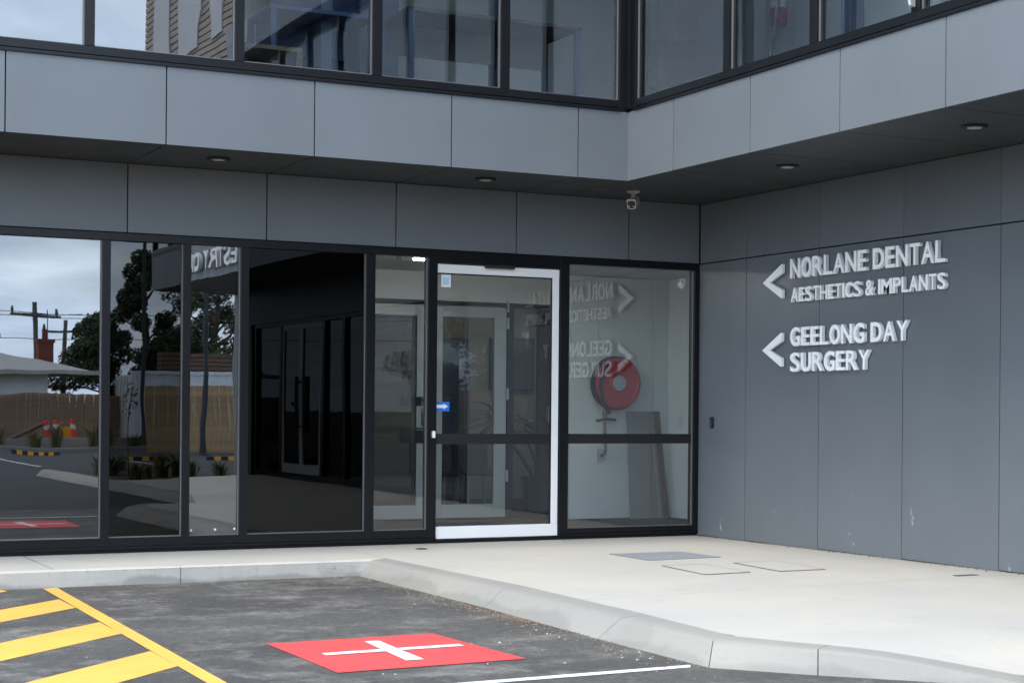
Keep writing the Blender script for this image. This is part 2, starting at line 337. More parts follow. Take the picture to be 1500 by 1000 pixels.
# ------------------------------------------------------------------ ground
ZA = -0.125
terrain = MB().poly([(-700, -700, -0.16), (700, -700, -0.16), (700, 700, -0.16), (-700, 700, -0.16)], [(0, 1, 2, 3)]).build('terrain', 'grass'); tag(terrain, kind='structure')
park = MB().poly([(-45, -39, ZA), (30, -39, ZA), (30, 0.0, ZA), (-45, 0.0, ZA)], [(0, 1, 2, 3)]).build('car_park', 'asphalt'); tag(park, kind='structure')

bay = MB().poly([(-16, -8.6, ZA + 0.002), (-2.5, -8.6, ZA + 0.002), (-2.5, -1.3, ZA + 0.002), (-16, -1.3, ZA + 0.002)], [(0, 1, 2, 3)]).build('parking_bay', 'asphalt_bay'); tag(bay, kind='structure')

# kerb stations: front top (x,y,z), front bottom (x,y), back top (x,y,z)
ST = [((-16, -1.40, 0), (-16, -1.42), (-16, -1.25, 0)),
      ((-8.6, -1.41, 0), (-8.6, -1.43), (-8.6, -1.26, 0)),
      ((-5.54, -1.465, 0), (-5.54, -1.455), (-5.54, -1.315, 0)),
      ((-3.97, -1.47, 0), (-4.09, -1.47), (-3.80, -1.32, 0)),
      ((-3.90, -3.95, 0), (-4.09, -3.95), (-3.74, -3.95, 0)),
      ((-3.95, -5.75, 0), (-4.15, -5.75), (-3.79, -5.75, 0)),
      ((-4.01, -6.84, 0), (-4.16, -7.03), (-3.85, -6.77, 0)),
      ((-3.73, -7.42, 0), (-3.785, -7.50), (-3.60, -7.32, 0)),
      ((-2.72, -8.62, -0.112), (-2.74, -8.64), (-2.60, -8.52, -0.105)),
      ((-2.62, -9.9, 0), (-2.76, -9.9), (-2.47, -9.9, 0.0)),
      ((-2.62, -14.6, 0), (-2.76, -14.6), (-2.47, -14.6, 0)),
      ((-2.62, -20.3, 0), (-2.76, -20.3), (-2.47, -20.3, 0))]
def lerp(a, b, t): return tuple(x + (y - x) * t for x, y in zip(a, b))
kerb = bpy.data.objects.new('kerb', None); COL.objects.link(kerb); tag(kerb, kind='structure')
backline = []
for i in range(len(ST) - 1):
    A, B = ST[i], ST[i + 1]; L = (Vector(B[0]) - Vector(A[0])).length; n = max(2, int(L / 0.05)); mb = MB(); rows = []
    g = min(0.003 / L, 0.01)
    for j in range(n + 1):
        t = j / n; t = g + t * (1 - 2 * g); tf = t
        ft, fb, bk = lerp(A[0], B[0], t), lerp(A[1], B[1], t), lerp(A[2], B[2], t)
        if i == 7: s = t * t * (3 - 2 * t); s = min(1, s * 1.25); ft = (ft[0], ft[1], -0.112 * s); bk = (bk[0], bk[1], -0.105 * s)
        if i == 8: s = max(0, (t - 0.45) / 0.55); s = s * s * (3 - 2 * s); ft = (ft[0], ft[1], -0.112 * (1 - s)); bk = (bk[0], bk[1], -0.105 * (1 - s))
        w = noise.noise(Vector((ft[0] * 3, ft[1] * 3, 0))) * 0.004 + noise.noise(Vector((ft[0] * 11, ft[1] * 11, 5))) * 0.004
        fv, bv, kv = Vector(ft), Vector((*fb, ZA)), Vector(bk); out_ = (bv - kv); out_.z = 0; out_.normalize()
        fv = fv + out_ * w
        d = kv - fv
        h = max(0.004, min(1, (fv.z - ZA) / 0.125))
        ch_ = bv.lerp(fv, 0.70); ch_.z = bv.z + (fv.z - bv.z) * 0.88
        prof = [bv + Vector((0, 0, -0.1)), bv + Vector((0, 0, 0.001)), bv.lerp(ch_, 0.5), bv.lerp(ch_, 0.9), ch_, ch_.lerp(fv, 0.5) + Vector((0, 0, 0.003 * h)), fv + d.normalized() * 0.018 + Vector((0, 0, 0.001 * h)), kv, kv + Vector((0, 0, -0.2))]
        rows.append(len(mb.v)); mb.v += [tuple(p) for p in prof]; backline.append(kv)
    q = len(prof)
    for j in range(n):
        for e in range(q - 1): mb.f.append((rows[j] + e, rows[j] + e + 1, rows[j + 1] + e + 1, rows[j + 1] + e))
    mb.f.append(tuple(rows[0] + e for e in range(q))); mb.f.append(tuple(rows[-1] + e for e in range(q))[::-1])
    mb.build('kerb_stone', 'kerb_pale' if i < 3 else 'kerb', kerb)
# footpath slabs
path = bpy.data.objects.new('footpath', None); COL.objects.link(path); tag(path, kind='structure')
bl = [Vector(p) for p in backline]
def kerb_x(y):                      # back of the kerb on the right-hand run
    for a, b in zip(bl, bl[1:]):
        if a.y >= y >= b.y and a.y != b.y and a.x > -4.0:
            t = (a.y - y) / (a.y - b.y); return a.x + (b.x - a.x) * t, a.z + (b.z - a.z) * t
    return (-3.80, 0.0) if y > -1.4 else (-2.47, 0.0)
def kerb_y(x):
    for a, b in zip(bl, bl[1:]):
        if a.x <= x <= b.x and a.y > -1.5 and b.y > -1.5: t = (x - a.x) / max(1e-6, b.x - a.x); return a.y + (b.y - a.y) * t
    return -1.25
def slab_left(x0, x1):
    mb = MB(); nx, ny = max(2, int((x1 - x0) / 0.3)), 4
    for i in range(nx + 1):
        x = x0 + (x1 - x0) * i / nx
        for j in range(ny + 1): y = kerb_y(x) + (0.15 - kerb_y(x)) * j / ny; mb.v.append((x, y, noise.noise(Vector((x, y, 3))) * 0.0015))
    for i in range(nx):
        for j in range(ny): a = i * (ny + 1) + j; mb.f.append((a, a + ny + 1, a + ny + 2, a + 1))
    mb.build('slab', 'concrete', path, smooth=True)
for a, b in ((-16, -12.6), (-12.594, -9.6), (-9.594, -6.47), (-6.464, -3.803)): slab_left(a, b)
def slab_right(y0, y1):
    mb = MB(); ny, nx = max(2, int((y0 - y1) / 0.18)), 14
    for i in range(ny + 1):
        y = y0 + (y1 - y0) * i / ny; kx, kz = kerb_x(y); wz = 0.0055 * max(0, -y); W = 0.1 - kx
        for j in range(nx + 1):
            t = (j / nx) ** 1.5; s = min(1, t * W / 1.5); s = s * s * (3 - 2 * s)
            z = kz * (1 - s) + wz * s * (t * 0.8 + 0.2); mb.v.append((kx + W * t, y, z + noise.noise(Vector((kx + W * t, y, 3))) * 0.0015))
    for i in range(ny):
        for j in range(nx): a = i * (nx + 1) + j; mb.f.append((a, a + 1, a + nx + 2, a + nx + 1))
    mb.build('slab', 'concrete', path, smooth=True)
for a, b in ((0.15, -4.78), (-4.784, -9.0), (-9.004, -14.6)): slab_right(a, b)
def wall_z(y): return 0.0055 * max(0, -y)
def pave_z(x, y):
    kx, kz = kerb_x(y); W = 0.1 - kx; t = max(0, (x - kx) / W); s = min(1, t * W / 1.5); s = s * s * (3 - 2 * s)
    return kz * (1 - s) + wall_z(y) * s * (t * 0.8 + 0.2)
bed = MB().poly([(-2.47, -14.6, -0.03), (0.0, -14.6, -0.02), (0.0, -20.3, -0.02), (-2.47, -20.3, -0.03)], [(0, 1, 2, 3)]).build('garden_bed', 'soil'); tag(bed, kind='structure')

# painted markings, each a sheet on the asphalt
ZM = ZA + 0.006
def mark(name, pts, m, z=ZM, label=None):
    o = MB().poly([(x, y, z) for x, y in pts], [tuple(range(len(pts)))]).build(name, m, park)
    if label: o['label'] = label
    return o
mark('red_square', [(-6.0, -5.165), (-4.955, -5.12), (-4.90, -6.335), (-6.0, -6.39)], 'paint_red', label='red painted square with a white cross')
mark('white_cross', [(-5.852, -5.78), (-5.85, -5.695), (-5.492, -5.677), (-5.462, -5.325), (-5.376, -5.33), (-5.398, -5.672), (-5.01, -5.655), (-5.013, -5.742), (-5.404, -5.758), (-5.424, -6.148), (-5.527, -6.148), (-5.498, -5.765)], 'paint_white', ZM + 0.004)
mark('yellow_edge_line', [(-6.583, -1.52), (-6.478, -1.50), (-6.612, -6.9), (-6.70, -6.9)], 'paint_yellow')
for ya, yb in ((-2.315, -2.894), (-3.756, -4.373), (-5.20, -5.82), (-6.66, -7.27)):
    xe = -6.6 - 0.018 * (-ya - 1.5); mark('yellow_stripe', [(xe, ya + 0.02), (xe, yb + 0.02), (xe - 2.0, yb - 2.0 * 1.05), (xe - 2.0, ya - 2.0 * 1.05)], 'paint_yellow', ZM - 0.0015)
mark('yellow_stripe', [(-6.87, -1.50), (-6.85, -1.60), (-7.4, -2.2), (-8.2, -3.0), (-8.2, -2.4), (-7.3, -1.50)], 'paint_yellow', ZM - 0.0015)
mark('yellow_edge_line', [(-8.95, -1.52), (-8.85, -1.50), (-8.98, -6.9), (-9.08, -6.9)], 'paint_yellow', ZM - 0.003)
mark('white_line', [(-4.205, -6.915), (-4.25, -6.995), (-5.44, -7.035), (-9.5, -7.17), (-9.5, -7.09), (-5.4, -6.955)], 'paint_white')
for x, y0, y1 in ((-1.7, -26, -32), (1.0, -26, -31), (3.6, -25, -31), (-4.4, -26, -32), (-7.1, -26, -32)):
    mark('white_line', [(x, y0), (x + 0.09, y0), (x + 0.09, y1), (x, y1)], 'paint_white')

# ------------------------------------------------------------------ the building
XC, YC, ZB, ZT, HD = -1.5055, -1.239, 3.291, 3.901, 2.70
WE = -16.3                                   # far end of the right-hand wing
bld = thing('medical_building', 'two storey grey panel clad building with dark glazed entrance under overhang', 'building')
G = 0.010                                    # open joint between panels
# cladding on the wall with the doors: above the glazing
xs = [-0.004, -0.806, -2.015, -3.225, -4.434, -5.643, -6.852, -8.06, -9.27, -10.48, -11.69, -12.9, -14.1]
for a, b in zip(xs, xs[1:]):
    box('wall_panel', (b + G / 2, 0.0, HD + 0.008), (a - (G / 2 if a < -0.1 else 0), 0.02, ZB - 0.002), 'panel', bld, 0.0012)
# cladding on the right wall
ys = [0.0, -0.871, -2.080, -3.289, -4.498, -5.707, -6.917, -8.126, -9.3]
for i, (a, b) in enumerate(zip(ys, ys[1:])):
    top = a - (G / 2 if i else 0.021)
    if i < 5: box('wall_panel', (0, b + G / 2, wall_z(a) + 0.008), (0.02, a - (G / 2 if i else 0), HD - 0.006), 'panel_low', bld, 0.0012)
    box('wall_panel', (0, b + G / 2, HD + 0.006), (0.02, top if not i else a - 0.0, ZB - 0.002), 'panel', bld, 0.0012)
box('wall_panel', (0, -15.2, HD - 0.02), (0.02, -9.305, ZB - 0.002), 'panel', bld, 0.0012)
box('wall_panel', (0, WE + 0.02, 0.0), (0.02, -15.21, ZB - 0.002), 'panel', bld, 0.0012)
# backing behind the joints
box('wall_backing', (-14.1, 0.022, HD + 0.004), (1.3, 0.09, ZB + 0.05), 'joint', bld)
box('wall_backing', (0.022, -5.70, -0.05), (0.10, 0.021, ZB + 0.05), 'joint', bld)
box('wall_backing', (0.022, -9.3, HD + 0.0), (0.10, -5.701, ZB + 0.05), 'joint', bld)
# fascia
fx = [XC, -2.001, -3.210, -4.420, -5.629, -6.838, -8.05, -9.26, -10.47, -11.68, -12.89, -14.1]
for i, (a, b) in enumerate(zip(fx, fx[1:])):
    box('fascia_panel', (b + G / 2, YC, ZB), (a - (G / 2 if i else 0.0), YC + 0.02, ZT), 'panel', bld, 0.0012)
fy = [YC, -2.05, -3.259, -4.468, -5.677, -6.887, -8.096, -9.305, -10.514, -11.72, -12.93, -14.14, -15.35, WE]
for i, (a, b) in enumerate(zip(fy, fy[1:])):
    box('fascia_panel', (XC, b + G / 2, ZB), (XC + 0.02, a - (G / 2 if i else -0.0199), ZT), 'panel', bld, 0.0012)
box('fascia_panel', (XC + 0.021, WE - 0.02, ZB), (3.0, WE, ZT), 'panel', bld, 0.0012)
box('fascia_backing', (-14.1, YC + 0.022, ZB + 0.02), (XC + 0.1, YC + 0.12, ZT - 0.01), 'joint', bld)
box('fascia_backing', (XC + 0.022, WE + 0.02, ZB + 0.02), (XC + 0.12, YC - 0.001, ZT - 0.01), 'joint', bld)
# soffit sheets
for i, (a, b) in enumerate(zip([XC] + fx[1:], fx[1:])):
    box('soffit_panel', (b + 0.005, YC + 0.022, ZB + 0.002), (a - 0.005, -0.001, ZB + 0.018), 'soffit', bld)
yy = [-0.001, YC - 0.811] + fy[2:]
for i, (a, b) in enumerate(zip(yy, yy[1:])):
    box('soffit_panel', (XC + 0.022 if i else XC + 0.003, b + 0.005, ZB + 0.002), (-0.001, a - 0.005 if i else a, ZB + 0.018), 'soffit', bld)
box('soffit_backing', (-14.1, YC + 0.13, ZB + 0.025), (0, 0.0, ZB + 0.05), 'joint', bld)
box('soffit_backing', (XC + 0.13, WE + 0.02, ZB + 0.025), (0.0, YC, ZB + 0.05), 'joint', bld)

# --- glazing at street level: window = frame mesh with pane, bead children
def shop_window(x0, x1, gm, band=False, sill=0.13, jl=0.0, jr=0.0):
    """frame fills x0..x1 (outer), jl/jr: widths of the mullions it owns"""
    mb = MB(); y0, y1 = -0.012, 0.10
    mb.box((x0, y0, HD - 0.066), (x1, y1, HD))                          # head
    mb.box((x0, y0 + 0.004, 0.055), (x1, y1, sill)); mb.box((x0, y0 - 0.010, 0.032), (x1, y1, 0.053)); mb.box((x0, y0 + 0.016, 0.002), (x1, y1, 0.031))
    if jl: mb.box((x0, y0 - 0.003, 0.054), (x0 + jl, y1 - 0.002, HD - 0.0665))
    if jr: mb.box((x1 - jr, y0 - 0.003, 0.054), (x1, y1 - 0.002, HD - 0.0665))
    w = mb.build('shopfront_window', 'frame', bld, 0.002)
    gx0, gx1, gz0, gz1 = x0 + jl, x1 - jr, sill, HD - 0.066
    be = MB(); t = 0.008
    be.box((gx0, 0.012, gz0 + 0.0005), (gx1, 0.03, gz0 + t)); be.box((gx0, 0.012, gz0 + t), (gx0 + t * 0.5, 0.03, gz1)); be.box((gx1 - t, 0.012, gz0 + t), (gx1 - 0.0005, 0.03, gz1))
    be.build('glazing_bead', 'bead', w)
    box('pane', (gx0 + 0.002, 0.032, gz0 + 0.002), (gx1 - 0.002, 0.040, gz1 - 0.002), gm, w)
    if band: box('safety_strip', (gx0 + 0.001, 0.028, 0.916), (gx1 - 0.001, 0.0315, 1.010), 'black', w)
    return w
for a in (-14.1, -11.4, -8.7): shop_window(a, a + 2.7 if a < -8.7 else -5.78, 'glass_mirror', jr=0.068)
shop_window(-5.7795, -5.1, 'glass_dim', jr=0.065)
shop_window(-5.0995, -4.59, 'glass_ripple', jr=0.072)
shop_window(-4.5895, -3.423, 'glass_black', jr=0.084)
w5 = shop_window(-3.4225, -2.817, 'glass_door', jr=0.088)
w7 = shop_window(-1.551, -0.001, 'glass_clear', band=True, jl=0.095, jr=0.055, sill=0.105)
box('lock_box', (-2.866, -0.045, 0.972), (-2.838, -0.016, 1.035), 'white_metal', w5, 0.004)
box('frame_clip', (-3.22, -0.005, 2.60), (-3.17, 0.02, 2.63), 'steel', w5, 0.004)
for x, z in ((-5.08, 0.168), (-4.87, 0.170), (-4.70, 0.172)): box('glass_spacer', (x, 0.025, z), (x + 0.016, 0.0312, z + 0.016), 'sticker', bld)
# sliding door
door = box('sliding_door', (-2.8165, -0.010, 2.585), (-1.5515, 0.11, HD), 'frame', bld, 0.002)
box('threshold', (-2.8165, -0.006, 0.0), (-1.5515, 0.10, 0.030), 'frame', door, 0.002)
box('top_rail', (-2.816, 0.004, 2.495), (-1.556, 0.05, 2.575), 'white_metal', door, 0.003)
box('bottom_rail', (-2.816, 0.004, 0.040), (-1.556, 0.05, 0.152), 'white_metal', door, 0.003)
box('stile', (-1.626, 0.0045, 0.153), (-1.5565, 0.0495, 2.494), 'white_metal', door, 0.003)
box('stile', (-2.8155, 0.06, 0.04), (-2.79, 0.095, 2.57), 'frame', door)
be = MB().box((-2.815, 0.012, 2.482), (-1.6265, 0.03, 2.4945)).box((-1.64, 0.012, 0.153), (-1.6268, 0.03, 2.482)); be.build('gasket', 'black', door)
box('pane', (-2.814, 0.024, 0.150), (-1.63, 0.032, 2.484), 'glass_door', door)
box('safety_strip', (-2.814, 0.0195, 0.914), (-1.641, 0.0232, 1.010), 'black', door)
box('sticker', (-2.768, 0.0205, 2.365), (-2.672, 0.0235, 2.482), 'sticker', door)
box('print', (-2.752, 0.0185, 2.388), (-2.690, 0.0203, 2.450), 'stickerprint', bpy.data.objects[[o.name for o in door.children if o.name.startswith('sticker')][-1]])
asg = box('arrow_sticker', (-2.814, 0.0205, 1.218), (-2.676, 0.0235, 1.305), 'signblue', door)
MB().prism([(-2.81, 1.247), (-2.735, 1.247), (-2.735, 1.235), (-2.690, 1.262), (-2.735, 1.290), (-2.735, 1.277), (-2.81, 1.277)], lambda x, z: (x, 0.0185, z), lambda x, z: (x, 0.0203, z)).build('arrow', 'sticker', asg)
sn = MB().prism([(-0.011, 2.608), (-0.045, 2.602), (-0.062, 2.582), (-0.058, 2.562), (-0.035, 2.553), (-0.011, 2.555)], lambda y, z: (-2.345, y, z), lambda y, z: (-2.050, y, z)).build('motion_sensor', 'black', door, 0.004)

# --- upper storey windows
def upper_window_y(x0, x1, jr):
    mb = MB(); y0, y1 = YC + 0.006, YC + 0.10
    mb.box((x0, y0, 3.938), (x1, y1, 4.004)); mb.box((x0, y0, 6.30), (x1, y1, 6.38)); mb.box((x1 - jr, y0 - 0.003, 4.0045), (x1, y1 - 0.002, 6.2995))
    mb.box((x0, y0 - 0.018, 3.9015), (x1, y1, 3.926)); mb.box((x0, y0 + 0.012, 3.9265), (x1, y1, 3.9375))
    w = mb.build('upper_window', 'frame', bld, 0.002)
    MB().box((x0, y0 + 0.02, 4.0045), (x1 - jr, y0 + 0.035, 4.012)).box((x1 - jr - 0.008, y0 + 0.02, 4.012), (x1 - jr - 0.0005, y0 + 0.035, 6.299)).build('glazing_bead', 'bead', w)
    box('pane', (x0 + 0.002, y0 + 0.037, 4.006), (x1 - jr - 0.002, y0 + 0.045, 6.298), 'glass_upper' if x1 > -5 else 'glass_upper_tint', w)
uw = [-13.2, -12.03, -10.86, -9.69, -8.52, -7.35, -6.182, -5.009, -3.838, -2.669]
for a, b in zip(uw, uw[1:]): upper_window_y(a + 0.0002, b, 0.075 if b < -4 else 0.085)
upper_window_y(-2.6688, -1.590, 0.004)
def upper_window_x(y0, y1, jr):               # y0 > y1
    mb = MB(); x0, x1 = XC + 0.006, XC + 0.10
    mb.box((x0, y0, 3.938), (x1, y1, 4.004)); mb.box((x0, y0, 6.30), (x1, y1, 6.38)); mb.box((x0 - 0.003, y1 + jr, 4.0045), (x1 - 0.002, y1, 6.2995))
    mb.box((x0 - 0.018, y0, 3.9015), (x1, y1, 3.926)); mb.box((x0 + 0.012, y0, 3.9265), (x1, y1, 3.9375))
    w = mb.build('upper_window', 'frame', bld, 0.002)
    MB().box((x0 + 0.02, y0 - 0.001, 4.0045), (x0 + 0.035, y1 + jr, 4.010)).box((x0 + 0.02, y0 - 0.001, 4.010), (x0 + 0.035, y0 - 0.008, 6.299)).build('glazing_bead', 'bead', w)
    box('pane', (x0 + 0.037, y0 - 0.002, 4.006), (x0 + 0.045, y1 + jr + 0.002, 6.298), 'glass_upper', w); return w
uy = [-1.367, -2.928, -4.156, -5.384, -6.612, -7.84, -9.07, -10.3, -11.52, -12.75, -13.98, -15.2, WE]
for i, (a, b) in enumerate(zip(uy, uy[1:])):
    w = upper_window_x(a - 0.0002, b, 0.09)
    if i == 2:
        h = MB().box((XC - 0.03, -5.345, 4.03), (XC - 0.0, -5.315, 4.20)).tube([(XC - 0.035, -5.33, 4.12), (XC - 0.06, -5.345, 4.10), (XC - 0.055, -5.36, 4.03)], 0.012, 8).build('window_latch', 'silver', w)
cp = MB().box((-1.5895, YC + 0.002, 3.9015), (XC + 0.003, YC + 0.10, 6.38)).box((XC + 0.0035, -1.3665, 3.9015), (XC + 0.10, YC + 0.10, 6.38)).box((-1.53, -1.30, 3.9265), (XC + 0.0032, YC + 0.0018, 6.38)).build('corner_post', 'frame', bld, 0.002)
# roof slab and the far upper block of the wing
box('roof_slab', (-14.3, YC - 0.25, 6.385), (4.0, 8.0, 6.85), 'panel', bld)
box('roof_slab', (XC - 0.25, -13.15, 6.3855), (8.0, YC - 0.251, 6.8505), 'panel', bld)
ub = box('upper_block', (XC - 0.05, -19.0, 6.385), (5.0, -13.2, 10.2), 'brownclad', bld)
for z in [6.4 + 0.11 * i for i in range(34)]: box('cladding_board', (XC - 0.075, -19.02, z), (XC - 0.0505, -13.18, z + 0.085), 'brownclad', ub)
for a, b in ((-14.6, -13.9), (-16.6, -15.3), (-18.3, -17.2)):
    box('blind', (XC - 0.10, a, 7.0), (XC - 0.078, b, 9.6), 'curtain', ub)

# --- shopfront of the wing (far bays seen in the dark panes as a reflection)
wy = [-5.712, -7.52, -9.33, -10.38, -11.36, -13.50, -14.95]  # first two dark windows are unseen, added to cut the veil on the door
for i, (a, b) in enumerate(zip(wy, wy[1:]), -2):
    zf = wall_z(a) - 0.0
    fr = MB().box((-0.01, a, HD - 0.09), (0.09, b, HD - 0.03)).box((-0.01, a, zf), (0.09, b, zf + 0.10)).box((-0.013, a, zf + 0.1005), (0.088, a - 0.06, HD - 0.0905)).box((-0.013, b + 0.06, zf + 0.1005), (0.088, b, HD - 0.0905)).build('wing_window' if i != 2 else 'wing_door_frame', 'frame', bld)
    if i != 2: box('pane', (0.035, a - 0.061, zf + 0.101), (0.043, b + 0.061, HD - 0.091), 'glass_dark', fr)
    else:
        for s, (c, d) in enumerate(((a - 0.065, (a + b) / 2 + 0.003), ((a + b) / 2 - 0.003, b + 0.065))):
            zl = zf + 0.11
            lf = MB().box((0.0, c, zl), (0.045, c - 0.09, HD - 0.095)).box((0.0, d + 0.09, zl), (0.045, d, HD - 0.095)).box((0.001, c - 0.0905, zl), (0.044, d + 0.0905, zl + 0.16)).box((0.001, c - 0.0905, HD - 0.18), (0.044, d + 0.0905, HD - 0.095)).build('door_leaf', 'silver', fr)
            box('pane', (0.02, c - 0.091, zl + 0.161), (0.028, d + 0.091, HD - 0.181), 'glass_dark', fr)
            yh = (d + 0.05) if s == 0 else (c - 0.05)
            MB().tube([(-0.07, yh, 0.85), (-0.07, yh, 1.75)], 0.017, 8).box((-0.07, yh - 0.012, 0.93), (-0.001, yh + 0.012, 0.955)).box((-0.07, yh - 0.012, 1.64), (-0.001, yh + 0.012, 1.665)).build('handle', 'black', fr)
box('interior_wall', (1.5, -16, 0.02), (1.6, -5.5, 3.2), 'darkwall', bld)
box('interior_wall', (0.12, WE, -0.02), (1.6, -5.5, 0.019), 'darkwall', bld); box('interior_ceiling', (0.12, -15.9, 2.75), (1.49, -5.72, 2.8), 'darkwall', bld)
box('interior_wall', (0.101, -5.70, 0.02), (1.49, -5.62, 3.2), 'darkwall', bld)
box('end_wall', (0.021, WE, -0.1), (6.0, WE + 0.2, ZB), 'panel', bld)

# --- rooms behind the glazing
def room_wall(a, b, m, name='interior_wall'): return box(name, a, b, m, bld)
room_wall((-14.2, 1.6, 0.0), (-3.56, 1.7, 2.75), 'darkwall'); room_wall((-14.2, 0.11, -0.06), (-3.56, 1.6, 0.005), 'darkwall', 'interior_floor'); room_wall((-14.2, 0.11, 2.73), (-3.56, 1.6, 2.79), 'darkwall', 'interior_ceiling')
room_wall((-3.559, 0.11, 0.0), (-3.47, 3.10, 2.75), 'plaster')                    # vestibule, left side
room_wall((1.16, 0.11, 0.0), (1.24, 2.6, 2.75), 'plaster_white')                        # vestibule, right side; daylight on it put into the paler plaster colour
room_wall((-0.12, 2.6, 0.0), (1.24, 2.70, 2.75), 'plaster')                       # wall with the hose reel
room_wall((-0.12, 2.701, 0.0), (-0.05, 3.10, 2.75), 'plaster')
room_wall((-3.559, 0.11, 2.76), (1.24, 3.2, 2.82), 'plaster', 'interior_ceiling')
room_wall((-3.559, 0.105, -0.06), (1.24, 3.2, 0.012), 'carpet', 'interior_floor')
box('wall_cover_strip', (0.955, 2.585, 0.012), (0.975, 2.599, 2.75), 'plaster', bld)
# inner double doors
ig = MB().box((-3.469, 3.11, 2.40), (-0.051, 3.2, 2.445)).box((-0.66, 3.11, 0.012), (-0.58, 3.2, 2.3995)).box((-2.62, 3.11, 0.012), (-2.54, 3.2, 2.3995)).build('inner_door', 'frame', bld)
for c, d in ((-2.535, -1.605), (-1.598, -0.665)):
    lf = MB().box((c, 3.12, 0.02), (c + 0.15, 3.165, 2.39)).box((d - 0.15, 3.12, 0.02), (d, 3.165, 2.39)).box((c + 0.1505, 3.121, 0.02), (d - 0.1505, 3.164, 0.17)).box((c + 0.1505, 3.121, 2.27), (d - 0.1505, 3.164, 2.39)).build('door_leaf', 'silver', ig, 0.003)
    box('pane', (c + 0.151, 3.14, 0.171), (d - 0.151, 3.146, 2.269), 'glass_inner', ig)
box('pane', (-0.578, 3.14, 0.013), (-0.122, 3.146, 2.399), 'glass_inner', ig); box('pane', (-3.469, 3.14, 0.013), (-2.622, 3.146, 2.399), 'glass_inner', ig)
box('push_plate', (-1.94, 3.100, 1.27), (-1.64, 3.1185, 1.37), 'black', ig); box('safety_strip', (-1.94, 3.105, 0.86), (-1.61, 3.1186, 1.0), 'black', ig)
MB().box((-1.70, 3.085, 1.05), (-1.66, 3.119, 1.25)).tube([(-1.68, 3.07, 1.02), (-1.80, 3.07, 1.02)], 0.012, 8).build('lock_handle', 'steel', ig)
for z in (0.42, 1.35, 2.15, 2.34): box('hinge', (-0.672, 3.095, z), (-0.645, 3.1195, z + 0.13), 'silver', ig)
room_wall((-3.469, 3.11, 2.4455), (-0.121, 3.2, 2.759), 'plaster')
# waiting room
room_wall((-4.2, 3.2, -0.06), (3.5, 8.0, 0.012), 'carpet', 'interior_floor'); room_wall((-4.2, 3.2, 2.76), (3.5, 9.6, 2.82), 'plaster', 'interior_ceiling')
room_wall((-4.2, 7.0, 0.0), (3.5, 7.1, 2.75), 'beige'); room_wall((-4.2, 3.2, 0.0), (-4.1, 7.0, 2.75), 'beige'); room_wall((3.4, 3.2, 0.0), (3.5, 7.0, 2.75), 'beige')
box('inner_doorway', (-0.15, 6.93, 0.012), (0.55, 6.999, 2.2), 'steel', bld); box('curtain', (0.64, 4.95, 0.012), (0.86, 5.05, 2.6), 'timber', bld)
# upstairs
box('upper_floor', (-14.1, YC + 0.125, 3.86), (XC + 0.12, 5.0, 3.93), 'board', bld); box('upper_floor', (XC + 0.125, WE + 0.1, 3.861), (4.0, 5.0, 3.931), 'board', bld)
box('upper_ceiling', (-14.1, YC + 0.125, 6.25), (XC, 5.0, 6.30), 'plaster', bld); box('upper_ceiling', (XC + 0.105, WE + 0.1, 6.251), (4.0, 5.0, 6.301), 'plaster', bld)
room_wall((-14.1, 2.2, 3.93), (0.4, 2.3, 6.25), 'plaster'); room_wall((0.3, -16.0, 3.93), (0.4, 2.2, 6.25), 'plaster'); room_wall((-5.35, 0.7, 3.93), (-4.05, 0.8, 6.25), 'plaster')
room_wall((-4.02, -0.2, 3.93), (-3.92, 0.6, 6.25), 'bluepale'); room_wall((-14.1, YC + 0.13, 3.93), (-14.0, 2.2, 6.25), 'plaster')
box('blind', (XC + 0.125, -2.86, 3.94), (XC + 0.14, -1.36, 6.24), 'blind_dark', bld)  # added dark sheet, stands in for the dim room behind the corner pane
for px, py in ((-2.42, -0.35), (-3.62, -0.1), (-1.0, -3.9)): box('column', (px, py, 3.935), (px + 0.13, py + 0.13, 6.249), 'steel', bld)
wr_ = box('window_reveal', (-1.58, YC + 0.11, 4.0), (-1.52, YC + 0.16, 6.2), 'steel', bld)

# ------------------------------------------------------------------ signs
GW = dict(N=.56, O=.54, R=.54, L=.43, A=.56, E=.44, D=.54, T=.47, S=.52, H=.55, I=.155, C=.53, M=.70, P=.52, G=.55, Y=.54, U=.54)
GW['&'] = 0.60
GL = {}
def glyph_mesh(ch, bold):
    if (ch, bold) in GL: return GL[(ch, bold)]
    cu_ = bpy.data.curves.new('glyph', 'FONT'); cu_.body = ch; cu_.size = 1; cu_.extrude = 0.5; cu_.offset = bold; cu_.resolution_u = 5
    o = bpy.data.objects.new('glyph', cu_); COL.objects.link(o); dg = bpy.context.evaluated_depsgraph_get()
    me = bpy.data.meshes.new_from_object(o.evaluated_get(dg)); bpy.data.objects.remove(o); bpy.data.curves.remove(cu_)
    xs_ = [v.co.x for v in me.vertices]; ysl = [v.co.y for v in me.vertices]
    GL[(ch, bold)] = (me, min(xs_), max(xs_), min(ysl), max(ysl)); return GL[(ch, bold)]
